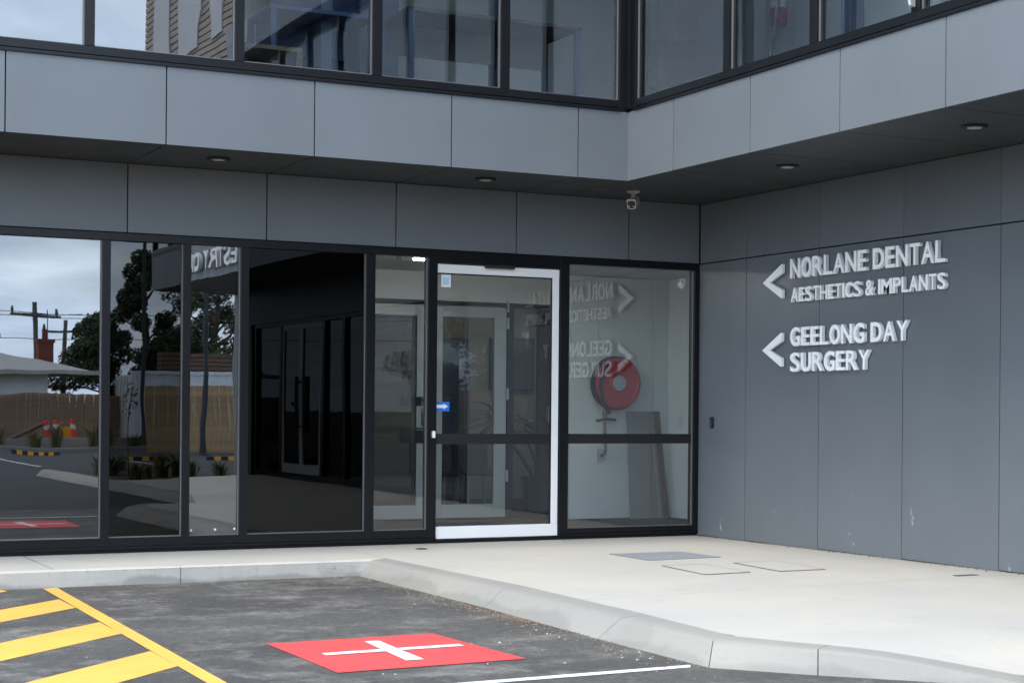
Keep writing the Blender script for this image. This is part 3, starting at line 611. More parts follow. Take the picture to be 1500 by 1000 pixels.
def letters(parent, text, y_start, length, zbase, cap, xface, depth, gap=0.07, space=0.24, weight=0.012):
    tot = sum(space if ch == ' ' else GW[ch] + gap for ch in text) - gap; sx = length / tot; x = 0
    for ch in text:
        if ch == ' ': x += space; continue
        b = weight + (0.018 if ch in 'OCGDUMN' else 0.0); g = glyph_mesh(ch, b); me = g[0].copy(); me.name = 'letter'
        ov = 0.018 if ch in 'OSCGU&' else 0.0
        for v in me.vertices:
            a = ((v.co.x - g[1]) / (g[2] - g[1]) * GW[ch] + x) * sx; h = (v.co.y - g[3]) / (g[4] - g[3]); h = -ov + h * (1 + 2 * ov) if ch != 'U' else -ov + h * (1 + ov)
            v.co = (xface + depth * (0.5 - v.co.z), y_start - a, zbase + h * cap)
        me.materials.clear(); me.materials.append(M['letter']); me.update(); link('letter', me, parent); x += GW[ch] + gap
def chevron(parent, ytip, zc, w, h, t, xface, depth):
    pts = [(ytip, zc), (ytip - w + t * 0.15, zc + h / 2), (ytip - w, zc + h / 2), (ytip - w, zc + h / 2 - t * 0.78), (ytip - t * 1.15, zc), (ytip - w, zc - h / 2 + t * 0.78), (ytip - w, zc - h / 2), (ytip - w + t * 0.15, zc - h / 2)]
    MB().prism(pts, lambda y, z: (xface, y, z), lambda y, z: (xface + depth, y, z)).build('arrow', 'letter', parent, 0.0015)
XF, DP = -0.045, 0.033
s1 = thing('wall_sign', 'upper arrow with two lines of raised white letters on the grey right wall', 'sign', (0, -1.2, 2.2))
chevron(s1, -1.22, 2.437, 0.325, 0.31, 0.10, XF, DP)
letters(s1, 'NORLANE DENTAL', -1.675, 2.205, 2.452, 0.178, XF, DP)
letters(s1, 'AESTHETICS & IMPLANTS', -1.69, 2.20, 2.236, 0.128, XF, DP)
s2 = thing('wall_sign', 'lower arrow with two lines of raised white letters, beneath the other lettering', 'sign', (0, -1.2, 1.6))
chevron(s2, -1.22, 1.808, 0.325, 0.31, 0.10, XF, DP)
letters(s2, 'GEELONG DAY', -1.684, 1.725, 1.836, 0.168, XF, DP)
letters(s2, 'SURGERY', -1.686, 1.20, 1.604, 0.170, XF, DP)
s3 = thing('fascia_sign', 'white raised letters on the wing fascia, mirrored in the third glass pane', 'sign', (XC, -10.8, 3.5))
letters(s3, 'ESTRY CA', -10.75, 2.9, 3.42, 0.30, XC - 0.06, 0.055)

# ------------------------------------------------------------------ soffit fittings
def downlight(x, y, label):
    t = thing('downlight', label, 'downlight', (x, y, ZB), 'downlights in the soffit')
    MB().lathe([(0.098, 0.001), (0.098, -0.010), (0.090, -0.014), (0.066, -0.014), (0.060, 0.0005)], (x, y, ZB), (0, 0, 1)).build('rim', 'black', t, smooth=True)
    MB().lathe([(0.056, -0.0145), (0.050, -0.0165), (0.02, -0.018)], (x, y, ZB), (0, 0, 1)).build('lens', 'downlens', t, smooth=True)
downlight(-5.063, -0.70, 'round black downlight in the soffit, leftmost above the dark panes')
downlight(-2.65, -0.695, 'round black downlight in the soffit above the sliding door')
downlight(-0.83, -2.785, 'round black downlight in the soffit nearest the arrow signs corner')
downlight(-0.83, -5.17, 'round black downlight in the soffit at far right')
cc = thing('security_camera', 'small pale bullet security camera hanging below soffit corner', 'camera', (-1.10, -0.62, ZB))
MB().lathe([(0.062, 0.0), (0.062, -0.012), (0.035, -0.022), (0.022, -0.03), (0.020, -0.075)], (-1.10, -0.62, ZB), (0, 0, 1)).build('mount', 'camgrey', cc, smooth=True)
dirc = (Vector(cam.matrix_world.translation) - Vector((-1.10, -0.62, 3.2))); dirc.z = 0; dirc.normalize(); dirc = (dirc + Vector((-0.15, 0.05, -0.30))).normalized()
rt = dirc.cross(Vector((0, 0, 1))).normalized(); upc = rt.cross(dirc)
ctr = Vector((-1.10, -0.62, 3.185))
def camp(a, b, c): return ctr + rt * a + upc * b + dirc * c
pr = [(-0.042, -0.028), (-0.028, -0.042), (0.028, -0.042), (0.042, -0.028), (0.042, 0.026), (0.03, 0.040), (-0.03, 0.040), (-0.042, 0.026)]
MB().prism(pr, lambda a, b: camp(a, b, -0.10), lambda a, b: camp(a, b, 0.12)).build('housing', 'camgrey', cc, 0.004)
MB().prism([(a * 1.1, b) for a, b in ((-0.042, 0.030), (-0.03, 0.043), (0.03, 0.043), (0.042, 0.030), (0.042, 0.041), (0.032, 0.052), (-0.032, 0.052), (-0.042, 0.041))], lambda a, b: camp(a, b, -0.08), lambda a, b: camp(a, b, 0.145)).build('sunshade', 'camgrey', cc)
MB().prism([(a * 0.82, b * 0.8) for a, b in pr], lambda a, b: camp(a, b, 0.1195), lambda a, b: camp(a, b, 0.124)).build('lens_window', 'black', cc)
for sgn in (-1, 1): MB().lathe([(0.007, 0.124), (0.005, 0.127)], camp(0.022 * sgn, -0.016, 0), dirc, 10).build('led', 'sticker', cc)

# keypad
kp = thing('keypad', 'small black vertical door keypad on the grey wall beside entrance', 'keypad', (0, -0.28, 1.13))
MB().prism([(-0.256, 1.082), (-0.268, 1.074), (-0.292, 1.074), (-0.304, 1.082), (-0.304, 1.182), (-0.256, 1.182)], lambda y, z: (-0.024, y, z), lambda y, z: (0.0, y, z)).build('body', 'black', kp, 0.003)
box('display', (-0.0262, -0.298, 1.152), (-0.0241, -0.262, 1.174), 'screen', kp)
for i in range(4):
    for j in range(3): box('button', (-0.0275, -0.264 - j * 0.0125 - 0.009, 1.132 - i * 0.015), (-0.0241, -0.264 - j * 0.0125, 1.141 - i * 0.015), 'steel', kp)

# ------------------------------------------------------------------ access covers in the footpath
def cover(name, label, pts, fill, rim=0.018, cat='cover'):
    t = thing(name, label, cat, (pts[0][0], pts[0][1], 0), 'covers set in the footpath')
    c = Vector((sum(p[0] for p in pts) / 4, sum(p[1] for p in pts) / 4)); inn = [tuple(Vector(p) + (c - Vector(p)).normalized() * rim * 1.4) for p in pts]
    zf = lambda x, y: pave_z(x, y) + 0.004
    v = [(x, y, zf(x, y)) for x, y in pts] + [(x, y, zf(x, y)) for x, y in inn]
    MB().poly(v, [(i, (i + 1) % 4, 4 + (i + 1) % 4, 4 + i) for i in range(4)]).build('rim', 'cover_frame', t)
    in2 = [tuple(Vector(p) + (c - Vector(p)).normalized() * 0.004) for p in inn]
    mb = MB(); top = [(x, y, zf(x, y) + 0.001) for x, y in in2]; bot = [(x, y, z - 0.02) for x, y, z in top]
    mb.poly(top + bot, [(0, 1, 2, 3), (7, 6, 5, 4)] + [(i, i + 4, (i + 1) % 4 + 4, (i + 1) % 4) for i in range(4)]); mb.build('lid', fill, t)
cover('access_cover', 'solid blue grey steel access cover in the footpath, nearest the doors', [(-1.93, -1.73), (-1.235, -1.76), (-1.22, -2.43), (-1.955, -2.47)], 'steelcover', 0.006)
cover('access_cover', 'pale concrete filled access cover with dark rim, nearest the kerb', [(-2.10, -2.93), (-1.72, -2.95), (-1.765, -3.73), (-2.19, -3.755)], 'concrete')
cover('access_cover', 'concrete filled access cover with dark rim, nearest the grey wall', [(-1.45, -2.965), (-1.0, -2.92), (-1.11, -3.79), (-1.53, -3.77)], 'cover_fill')
dc = thing('drain_cap', 'small round dark drain cap in the concrete before the glazing', 'drain', (-3.18, -0.57, 0))
MB().lathe([(0.055, 0.0), (0.055, 0.005), (0.045, 0.006)], (-3.18, -0.57, 0), (0, 0, 1), 20).build('cap', 'cover_frame', dc)
MB().lathe([(0.040, 0.0), (0.040, 0.008), (0.03, 0.0085)], (-3.18, -0.57, 0), (0, 0, 1), 20).build('grate', 'joint', dc)
d2 = MB().box((-0.56, -4.70, pave_z(-0.5, -4.7)), (-0.36, -4.64, pave_z(-0.5, -4.7) + 0.005)).build('vent_slot', 'cover_frame'); tag(d2, 'thin grey slot grate in the footpath by the right wall', 'grate')

# ------------------------------------------------------------------ inside the entrance
hr = thing('fire_hose_reel', 'round red fire hose reel on the wall behind the right pane', 'hose reel', (0.47, 2.6, 1.56))
c0 = Vector((0.37, 2.42, 1.545))
MB().lathe([(0.02, 0.085), (0.27, 0.085), (0.285, 0.075), (0.285, 0.060), (0.262, 0.052), (0.262, -0.052), (0.285, -0.060), (0.285, -0.075), (0.27, -0.085), (0.25, -0.085), (0.235, -0.070), (0.11, -0.070), (0.10, -0.08), (0.02, -0.08)], c0, (0, 1, 0), 48).build('drum', 'red', hr, smooth=True)
MB().lathe([(0.02, -0.082), (0.085, -0.082), (0.085, -0.094), (0.07, -0.098), (0.02, -0.098)], c0, (0, 1, 0), 32).build('hub', 'silver', hr, smooth=True)
MB().lathe([(0.265, -0.05), (0.302, -0.04), (0.304, 0.04), (0.265, 0.05)], c0, (0, 1, 0), 48).build('coiled_hose', 'rubber', hr, smooth=True)
MB().tube([c0 + Vector((-0.16, -0.10, 0.22)), c0 + Vector((-0.24, -0.12, 0.10)), c0 + Vector((-0.25, -0.12, -0.06)), c0 + Vector((-0.21, -0.11, -0.22)), c0 + Vector((-0.13, -0.10, -0.34))], 0.02, 10).build('hose', 'rubber', hr, smooth=True)
MB().tube([(0.28, 2.5, 1.28), (0.28, 2.5, 1.02), (0.29, 2.5, 0.80), (0.27, 2.5, 0.74), (0.27, 2.58, 0.72)], 0.018, 10).lathe([(0.028, 0), (0.03, 0.05), (0.022, 0.07)], (0.28, 2.5, 1.16), (0, 0, 1), 14).build('pipe', 'brass', hr, smooth=True)
MB().tube([(0.28, 2.48, 1.14), (0.41, 2.48, 1.13)], 0.016, 8).tube([(0.28, 2.48, 1.14), (0.16, 2.48, 1.12)], 0.014, 8).build('valve_handle', 'black', hr)
MB().box((0.23, 2.57, 0.66), (0.31, 2.599, 0.80)).build('wall_plate', 'camgrey', hr)
def lean(name, label, x0, x1, xb0, xb1, h, yb, yt, t, m, cat):
    o = MB().poly([(xb0, yb, 0.014), (xb1, yb, 0.014), (xb1, yb + t, 0.014), (xb0, yb + t, 0.014), (x0, yt, h), (x1, yt, h), (x1, yt + t, h), (x0, yt + t, h)], [(0, 3, 2, 1), (4, 5, 6, 7), (0, 1, 5, 4), (1, 2, 6, 5), (2, 3, 7, 6), (3, 0, 4, 7)]).build(name, m); return tag(o, label, cat)
lean('wall_board', 'grey sheet of board leaning below the red hose reel', 0.60, 0.96, 0.56, 1.0, 1.23, 2.38, 2.575, 0.016, 'board', 'board')
lean('timber_plank', 'brown timber plank leaning beside the grey board, nearest corner', 0.93, 0.99, 0.955, 1.015, 1.23, 2.30, 2.50, 0.02, 'timber', 'plank')
lean('timber_plank', 'thin pale edged brown plank leaning just left of corner plank', 0.885, 0.915, 0.915, 0.945, 1.22, 2.34, 2.545, 0.018, 'beige', 'plank')
wsn = thing('wall_sensor', 'small white sensor at the top corner inside right pane', 'sensor', (-0.10, 0.2, 2.5))
MB().lathe([(0.03, 0), (0.035, 0.03), (0.015, 0.05)], (-0.12, 0.14, 2.50), (-0.5, -0.6, -0.3), 14).box((-0.13, 0.14, 2.51), (-0.08, 0.17, 2.56)).build('body', 'white_metal', wsn, smooth=True)
def strip_light(name, label, x0, x1, y0, y1, z, lm='lamp'):
    t = thing(name, label, 'ceiling light', ((x0 + x1) / 2, (y0 + y1) / 2, z), 'ceiling lights inside')
    box('tray', (x0 - 0.02, y0 - 0.02, z + 0.02), (x1 + 0.02, y1 + 0.02, z + 0.055), 'white_metal', t); box('diffuser', (x0, y0, z), (x1, y1, z + 0.0195), lm, t)
strip_light('strip_light', 'lit white strip light on the entrance lobby ceiling', -2.59, -1.30, 1.10, 1.16, 2.70)
strip_light('strip_light', 'lit strip light on waiting room ceiling beyond inner doors', 0.6, 1.2, 5.6, 5.66, 2.70, 'lamp_dim')
# waiting room furniture
pp = thing('potted_plant', 'dark strappy leafed plant in a slate pot beyond inner doors', 'plant', (0.25, 4.2, 0.012))
MB().lathe([(0.14, 0), (0.19, 0.40), (0.195, 0.42), (0.175, 0.42), (0.17, 0.36), (0.02, 0.36)], (0.25, 4.2, 0.012), (0, 0, 1), 28).build('pot', 'potblue', pp, smooth=True)
stp = [(0.25, 4.2, 0.36), (0.02, 4.2, 0.7), (-0.26, 4.2, 1.05)]
MB().tube(stp, [0.03, 0.025, 0.02], 8).build('stem', 'bark', pp); MB().tube([(0.26, 4.2, 0.36), (0.24, 4.22, 0.62), (0.10, 4.2, 0.92)], 0.018, 8).build('stem', 'bark', pp)
lmb = MB()
for base, nL, Ls in (((-0.26, 4.2, 1.05), 40, 0.72), ((0.10, 4.2, 0.92), 26, 0.5), ((-0.2, 4.2, 1.0), 14, 0.5)):
    for q in range(nL):
        a = random.uniform(0, 6.28); el = random.uniform(0.1, 1.35); L = Ls * random.uniform(0.6, 1.0); d = Vector((math.cos(a), math.sin(a), 0)); sd = Vector((-d.y, d.x, 0)); mbl = MB(); prev = []
        for i in range(6):
            t = i / 5; p = Vector(base) + d * (L * t * math.cos(el) + 0.1 * t * t) + Vector((0, 0, L * t * math.sin(el) - 0.42 * L * t * t * 1.3)); w = 0.034 * math.sin(math.pi * (0.15 + 0.82 * t))
            mbl.v += [tuple(p - sd * w), tuple(p + Vector((0, 0, -0.006))), tuple(p + sd * w)]
        for i in range(5): o = i * 3; mbl.f += [(o, o + 1, o + 4, o + 3), (o + 1, o + 2, o + 5, o + 4)]
        mbl.build('leaf', 'plantleaf', pp, smooth=True)
tv = thing('wall_screen', 'dark flat screen on the waiting room wall', 'screen', (1.15, 6.95, 1.5))
box('casing', (0.86, 6.93, 1.50), (1.52, 6.985, 2.22), 'black', tv, 0.004); box('display', (0.88, 6.926, 1.52), (1.50, 6.9295, 2.20), 'screen', tv)
def chair(x, y, label, m):
    t = thing('waiting_chair', label, 'chair', (x, y, 0.012), 'waiting room chairs')
    box('seat', (x, y, 0.40), (x + 0.5, y + 0.5, 0.47), m, t, 0.02); box('backrest', (x, y + 0.44, 0.4705), (x + 0.5, y + 0.50, 0.85), m, t, 0.02)
    for dx_ in (0.03, 0.45):
        for dy_ in (0.03, 0.45): box('leg', (x + dx_, y + dy_, 0.012), (x + dx_ + 0.03, y + dy_ + 0.03, 0.3995), 'silver', t)
chair(-0.9, 5.0, 'grey upholstered waiting chair seen through the inner door, left one', 'fabric'); chair(-0.2, 5.3, 'grey upholstered waiting chair seen behind the potted plant', 'fabric')
mr = thing('round_mirror', 'pale round framed mirror beside the brown curtain column', 'mirror', (0.73, 4.92, 1.25))
MB().lathe([(0.02, 0), (0.14, 0), (0.15, -0.015), (0.13, -0.03), (0.02, -0.028)], (0.86, 4.93, 1.18), (0, 1, 0), 28).build('disc', 'silver', mr, smooth=True)

# upstairs furniture
def desk(label, x0, x1, y0, y1, zt, mt, ml):
    t = thing('desk', label, 'desk', ((x0 + x1) / 2, (y0 + y1) / 2, 3.935), 'desks upstairs')
    box('desktop', (x0, y0, zt - 0.035), (x1, y1, zt), mt, t, 0.003); box('apron', (x0 + 0.051, y1 - 0.10, zt - 0.30), (x1 - 0.051, y1 - 0.08, zt - 0.0355), mt, t)
    for x in (x0, x1 - 0.05):
        for y in (y0, y1 - 0.05): box('leg', (x, y, 3.935), (x + 0.05, y + 0.05, zt - 0.0355), ml, t)
desk('grey topped desk with blue grey legs upstairs against window, over the door', -3.52, -1.87, -1.02, -0.30, 4.67, 'desktop', 'steel')
desk('low brown table upstairs, left of the blue partition', -4.98, -4.40, -0.85, -0.30, 4.24, 'deskbrown', 'timber')
desk('blue topped desk upstairs, left of the grey desk', -4.55, -3.60, -0.45, 0.25, 4.68, 'blue', 'blue')
bp_ = thing('blue_partition', 'blue partition panel standing upstairs between the desks', 'partition', (-3.9, 0.3, 3.935))
box('panel', (-4.35, 0.30, 3.98), (-3.10, 0.34, 5.3), 'blue', bp_); box('foot', (-4.2, 0.2, 3.935), (-4.1, 0.45, 3.979), 'steel', bp_); box('foot', (-3.3, 0.2, 3.935), (-3.2, 0.45, 3.979), 'steel', bp_)
fe = thing('fire_extinguisher', 'red fire extinguisher behind the upstairs window at right', 'extinguisher', (0.2, -1.08, 4.83))
fo = Vector((0.20, -1.08, 4.90))
MB().lathe([(0.03, 0), (0.075, 0.004), (0.078, 0.02), (0.078, 0.36), (0.06, 0.42), (0.03, 0.45), (0.03, 0.47)], fo, (0, 0, 1), 24).build('cylinder', 'red', fe, smooth=True)
MB().lathe([(0.0795, 0.16), (0.0795, 0.30)], fo, (0, 0, 1), 24).build('label_band', 'sticker', fe)
MB().box(fo + Vector((-0.02, -0.02, 0.47)), fo + Vector((0.02, 0.02, 0.52))).box(fo + Vector((-0.09, -0.012, 0.52)), fo + Vector((0.03, 0.012, 0.54))).build('handle', 'black', fe)
MB().tube([fo + Vector((0.02, -0.02, 0.5)), fo + Vector((-0.06, -0.10, 0.40)), fo + Vector((-0.06, -0.09, 0.1))], 0.012, 8).build('hose', 'rubber', fe)
stick = MB().tube([(-1.0, -3.02, 5.2), (-1.25, -3.12, 3.94)], 0.018, 8).build('broom_handle', 'black'); tag(stick, 'black pole leaning inside the upstairs window right of extinguisher', 'pole')

# ------------------------------------------------------------------ debris along the kerb
def debris(name, m, n, area, smin, smax, label, cat, flat=False, zf=None):
    mb = MB()
    for _ in range(n):
        x, y = area(); s = random.uniform(smin, smax) * random.choice((0.6, 0.8, 1, 1.4)); a = random.uniform(0, 3.14); ca, sa = math.cos(a) * s, math.sin(a) * s; z = ZA + 0.003 if zf is None else zf(x, y)
        h = s * random.uniform(0.1, 0.3) if flat else s * random.uniform(0.5, 0.9)
        pts = [(x + ca, y + sa, z), (x - sa * 0.7, y + ca * 0.7, z), (x - ca, y - sa, z), (x + sa * 0.7, y - ca * 0.7, z), (x + random.uniform(-.3, .3) * s, y + random.uniform(-.3, .3) * s, z + h)]
        mb.poly(pts, [(0, 1, 4), (1, 2, 4), (2, 3, 4), (3, 0, 4)])
    o = mb.build(name, m); return tag(o, label, cat, kind='stuff')
def along_right():
    y = random.uniform(-1.6, -7.0); x = -4.10 - 0.02 * abs(y + 1.5) / 2.5; return x - random.expovariate(9), y
def along_left():
    x = random.uniform(-9, -4.1); return x, -1.47 - random.expovariate(10)
def leafy():
    y = random.gauss(-4.5, 0.35); return -4.14 - random.expovariate(22), y
debris('gravel', 'dirt', 900, along_right, 0.003, 0.010, 'dirt and small stones gathered along the right kerb', 'gravel')
debris('gravel', 'dirt', 350, along_left, 0.003, 0.008, 'dirt and small stones gathered along the kerb by the glazing', 'gravel')
debris('leaf_litter', 'deadleaf', 110, leafy, 0.008, 0.022, 'brown dead leaves lying against the right kerb', 'leaves', True)
debris('gravel', 'concrete', 70, lambda: (random.uniform(-8, -4.3), random.uniform(-7.5, -1.6)), 0.002, 0.006, 'pale grit scattered over the asphalt bay', 'gravel')
debris('gravel', 'concrete', 45, lambda: (-4.2 - random.expovariate(3), random.gauss(-6.2, 0.6)), 0.004, 0.010, 'pale stones beside the kerb near the white line', 'gravel')

debris('gravel', 'dirt', 420, lambda: (-0.006 - random.expovariate(35), -random.uniform(0.05, 5.3)), 0.003, 0.010, 'crumbs of dirt along the base of the right wall', 'gravel', False, lambda x, y: pave_z(x, y) + 0.001)
debris('gravel', 'dirt', 160, lambda: (random.uniform(-7, -0.1), -0.03 - random.expovariate(14)), 0.002, 0.006, 'crumbs of dirt along the foot of the glazing', 'gravel', False, lambda x, y: 0.001)
# ------------------------------------------------------------------ across the car park (mirrored in the glass)
def wheel_stop(x0, y0, x1, y1, label):
    t = thing('wheel_stop', label, 'wheel stop', (x0, y0, ZA), 'black and yellow wheel stops'); a, b = Vector((x0, y0, 0)), Vector((x1, y1, 0)); d = (b - a).normalized(); s = Vector((-d.y, d.x, 0)); L = (b - a).length
    for i in range(9):
        p0 = a + d * (L * i / 9); p1 = a + d * (L * (i + 1) / 9 - 0.002)
        MB().prism([(-0.08, 0.002), (-0.05, 0.10), (0.05, 0.10), (0.08, 0.002)], lambda u, z: p0 + s * u + Vector((0, 0, ZA + z)), lambda u, z: p1 + s * u + Vector((0, 0, ZA + z))).build('block', 'yellow_pl' if i % 2 else 'rubber', t)
wheel_stop(-0.5, -36.6, 0.7, -36.2, 'striped wheel stop mirrored low in the leftmost pane'); wheel_stop(0.65, -29.7, 2.1, -29.4, 'striped wheel stop mirrored low in the second pane'); wheel_stop(3.0, -29.1, 4.5, -28.9, 'striped wheel stop mirrored low in the third pane')
verge = MB().box((-30, -48, -0.155), (30, -39.002, -0.03)).build('verge', 'soil'); tag(verge, kind='structure')
fk = bpy.data.objects.new('far_kerb', None); COL.objects.link(fk); tag(fk, kind='structure')
for i in range(24): MB().box((-30 + i * 2.5, -39.0, -0.15), (-27.505 + i * 2.5, -38.85, 0.02)).build('kerb_stone', 'kerb', fk, 0.01)
mk = bpy.data.objects.new('curved_kerb', None); COL.objects.link(mk); tag(mk, kind='structure')
pts = [(-6 + i * 0.8, -46 + 2.2 * math.sin(i * 0.28)) for i in range(22)]
for a, b in zip(pts, pts[1:]): MB().poly([(a[0], a[1], -0.1), (b[0], b[1], -0.1), (b[0], b[1] - 0.3, -0.1), (a[0], a[1] - 0.3, -0.1), (a[0], a[1], 0.16), (b[0], b[1], 0.16), (b[0], b[1] - 0.3, 0.16), (a[0], a[1] - 0.3, 0.16)], [(0, 3, 2, 1), (4, 5, 6, 7), (0, 1, 5, 4), (1, 2, 6, 5), (2, 3, 7, 6), (3, 0, 4, 7)]).build('kerb_stone', 'kerb', mk)

def tussock(x, y, z, h, label, n=60, sp=0.35):
    mb = MB()
    for _ in range(n):
        a = random.uniform(0, 6.28); r = random.uniform(0, sp * 0.35); bx, by = x + r * math.cos(a), y + r * math.sin(a); L = h * random.uniform(0.6, 1.1); le = random.uniform(0.1, 0.7); d = Vector((math.cos(a), math.sin(a), 0)); sd = Vector((-d.y, d.x, 0)) * 0.012
        b0 = Vector((bx, by, z)); m1 = b0 + d * L * 0.25 * le + Vector((0, 0, L * 0.6)); e = b0 + d * L * le + Vector((0, 0, L * 0.9)); mb.poly([b0 - sd, b0 + sd, m1 + sd, m1 - sd, e], [(0, 1, 2, 3), (3, 2, 4)])
    t = thing('tussock_plant', label, 'plant', (x, y, z), 'tussocks in the garden beds'); mb.build('leaves', 'grassleaf', t)
for i in range(14): tussock(random.uniform(-2.2, -0.4), -15 - i * 0.37, -0.03, random.uniform(0.3, 0.5), 'strappy tussock in the bed beside the wing, mirrored in the panes')
for i in range(26): tussock(-8 + i * 0.75, random.uniform(-40, -44), -0.03, random.uniform(0.4, 0.9), 'green tussock on the verge beyond the car park', 70, 0.6)

def crown(mb, c, rad, n, size, rnd):
    for _ in range(n):
        while True:
            p = Vector((rnd.uniform(-1, 1), rnd.uniform(-1, 1), rnd.uniform(-1, 1)))
            if 0.3 < p.length < 1: break
        p = Vector(c) + Vector((p.x * rad[0], p.y * rad[1], p.z * rad[2])); a = Vector((rnd.gauss(0, 1), rnd.gauss(0, 1), rnd.gauss(0, 1))).normalized(); b = a.orthogonal().normalized(); s = size * rnd.uniform(0.6, 1.4)
        b2 = a.cross(b); mb.poly([p - b * s, p + b2 * s * 0.45, p + b * s, p - b2 * s * 0.45], [(0, 1, 2, 3)])
def tree(x, y, h, w, kind, label, seed, name='tree', base=0.25, nclump=26):
    rnd = random.Random(seed); t = thing(name, label, 'tree', (x, y, -0.16), 'trees beyond the car park'); tr = MB(); cr_ = MB(); z0 = -0.16
    lean_ = rnd.uniform(-0.6, 0.6); top = Vector((x + lean_, y, z0 + h * 0.85)); tr.tube([(x, y, z0), (x + lean_ * 0.3, y, z0 + h * 0.4), top], [0.04 * h, 0.025 * h, 0.006 * h], 9)
    for i in range(nclump):
        zz = z0 + h * (base + (1 - base) * (i + 0.5) / nclump); a = rnd.uniform(0, 6.28); k_ = math.sin(math.pi * min(1, max(0.08, (zz - z0 - h * base) / (h * (1 - base)) * 0.85 + 0.15))); rr = w * 0.5 * k_ * rnd.uniform(0.4, 1.0)
        cx, cy = x + lean_ * (zz / h) + rr * math.cos(a), y + rr * math.sin(a); tr.tube([(x + lean_ * 0.6 * zz / h, y, zz - 0.10 * h), (cx, cy, zz)], [0.009 * h, 0.003 * h], 5)
        if kind == 'gum': crown(cr_, (cx, cy, zz + 0.2), (w * 0.15, w * 0.15, h * 0.055), 760, 0.075, rnd)
        else: crown(cr_, (cx, cy, zz), (w * 0.22, w * 0.22, h * 0.10), 950, 0.08, rnd)
    tr.build('trunk', 'bark', t, smooth=True); cr_.build('crown', 'leaf1' if kind == 'gum' else 'leaf2', t)
tree(10.9, -68, 8.3, 3.4, 'gum', 'tall open gum tree mirrored in the second pane', 1)
tree(14.2, -70, 9.5, 4.5, 'gum', 'tall open gum tree mirrored near the wing end', 2)
tree(8.0, -64, 5.2, 3.8, 'dense', 'rounded dark tree beside the house, mirrored in leftmost pane', 3, base=0.1)
tree(10.6, -61, 4.4, 4.4, 'dense', 'dark bushy tree behind the white container', 4, base=0.1)
tree(14.5, -60, 6.2, 6.5, 'dense', 'wide dark tree behind the timber fence in third pane', 5, base=0.1)
tree(19, -58, 6.5, 6.5, 'dense', 'dark tree beyond the fence, right of the wide one', 6, base=0.1)
tree(25, -54, 7.0, 7.0, 'dense', 'dark tree beyond the fence, farthest along the street', 8, base=0.1)
tree(17, -74, 10, 7.5, 'gum', 'tall gum tree far behind the fence trees', 9)
tree(-12, -66, 6, 6.5, 'dense', 'dark tree behind the house, left side', 10, base=0.1); tree(-24, -60, 7, 7, 'dense', 'dark tree far left beyond the car park', 11, base=0.1)
yt = thing('young_tree', 'thin young staked tree in the bed beside the wing', 'tree', (-1.6, -17.5, -0.03))
MB().tube([(-1.6, -17.5, -0.03), (-1.62, -17.52, 0.9), (-1.57, -17.5, 1.6)], [0.012, 0.01, 0.005], 6).build('trunk', 'bark', yt); mb = MB(); crown(mb, (-1.6, -17.5, 1.35), (0.16, 0.16, 0.38), 90, 0.035, random.Random(5)); mb.build('crown', 'leaf1', yt)

# house with a hip roof, paling fence, container
hs = thing('weatherboard_house', 'white weatherboard house with grey hip roof and red chimneys, mirrored in leftmost pane', 'house', (-4, -59, -0.16))
hw = MB().box((-12, -66, -0.16), (3.9, -55.6, 2.55)).build('wall', 'weatherboard', hs)
for i in range(16): MB().prism([(0, 0), (-0.03, 0.0), (-0.008, 0.165), (0, 0.165)], lambda u, z: (-12.02, -55.6 - u, -0.1 + i * 0.165 + z), lambda u, z: (3.92, -55.6 - u, -0.1 + i * 0.165 + z)).build('weatherboard', 'weatherboard', hw)
rf = MB().poly([(-12.9, -54.8, 2.55), (5.6, -54.8, 2.55), (5.6, -67, 2.55), (-12.9, -67, 2.55), (-7, -60.9, 4.1), (-0.6, -60.9, 4.1)], [(0, 1, 5, 4), (1, 2, 5), (2, 3, 4, 5), (3, 0, 4), (0, 3, 2, 1)]).build('roof', 'rooftile', hs)
MB().box((-13.0, -54.85, 2.42), (5.7, -54.7, 2.58)).box((5.55, -67, 2.42), (5.7, -54.851, 2.58)).build('gutter', 'gutter', rf)
def chimney(x, y, w, z0, z1):
    MB().box((x, y, z0), (x + w, y + w, z1)).box((x - 0.05, y - 0.05, z1 + 0.001), (x + w + 0.05, y + w + 0.05, z1 + 0.15)).lathe([(0.11, 0.15), (0.09, 0.5), (0.12, 0.55)], (x + w / 2, y + w / 2, z1), (0, 0, 1), 12).build('chimney', 'brick', rf)
chimney(3.9, -58.4, 0.6, 2.6, 3.8); chimney(2.6, -62.5, 0.5, 3.2, 4.1)
for x in (1.0, -1.6, -4.6): box('window', (x, -55.62, 1.0), (x + 1.1, -55.5, 2.0), 'glass_dark', hs)
def fence(x0, y0, x1, y1, h, m, label, n, z=-0.10, rail=True):
    t = thing('paling_fence', label, 'fence', (x0, y0, z), 'timber paling fences'); a, b = Vector((x0, y0, 0)), Vector((x1, y1, 0)); d = (b - a); L = d.length; d.normalize(); w = L / n
    me = MB().box((0.003, -0.01, 0), (w - 0.003, 0.012, h)).mesh('paling', m); ang = math.atan2(d.y, d.x)
    for i in range(n):
        o = bpy.data.objects.new('paling', me); COL.objects.link(o); p = a + d * w * i; o.location = (p.x, p.y, z + random.uniform(-0.015, 0.015)); o.rotation_euler = (random.uniform(-.006, .006), random.uniform(-0.004, 0.004), ang); attach(o, t)
    s = Vector((-d.y, d.x, 0)) * 0.05
    for zz in (0.3, h - 0.3):
        MB().prism([(-0.02, -0.04), (0.02, -0.04), (0.02, 0.04), (-0.02, 0.04)], lambda u, v: a - s + Vector((0, 0, z + zz + v)) + s.normalized() * u, lambda u, v: b - s + Vector((0, 0, z + zz + v)) + s.normalized() * u).build('rail', m, t)
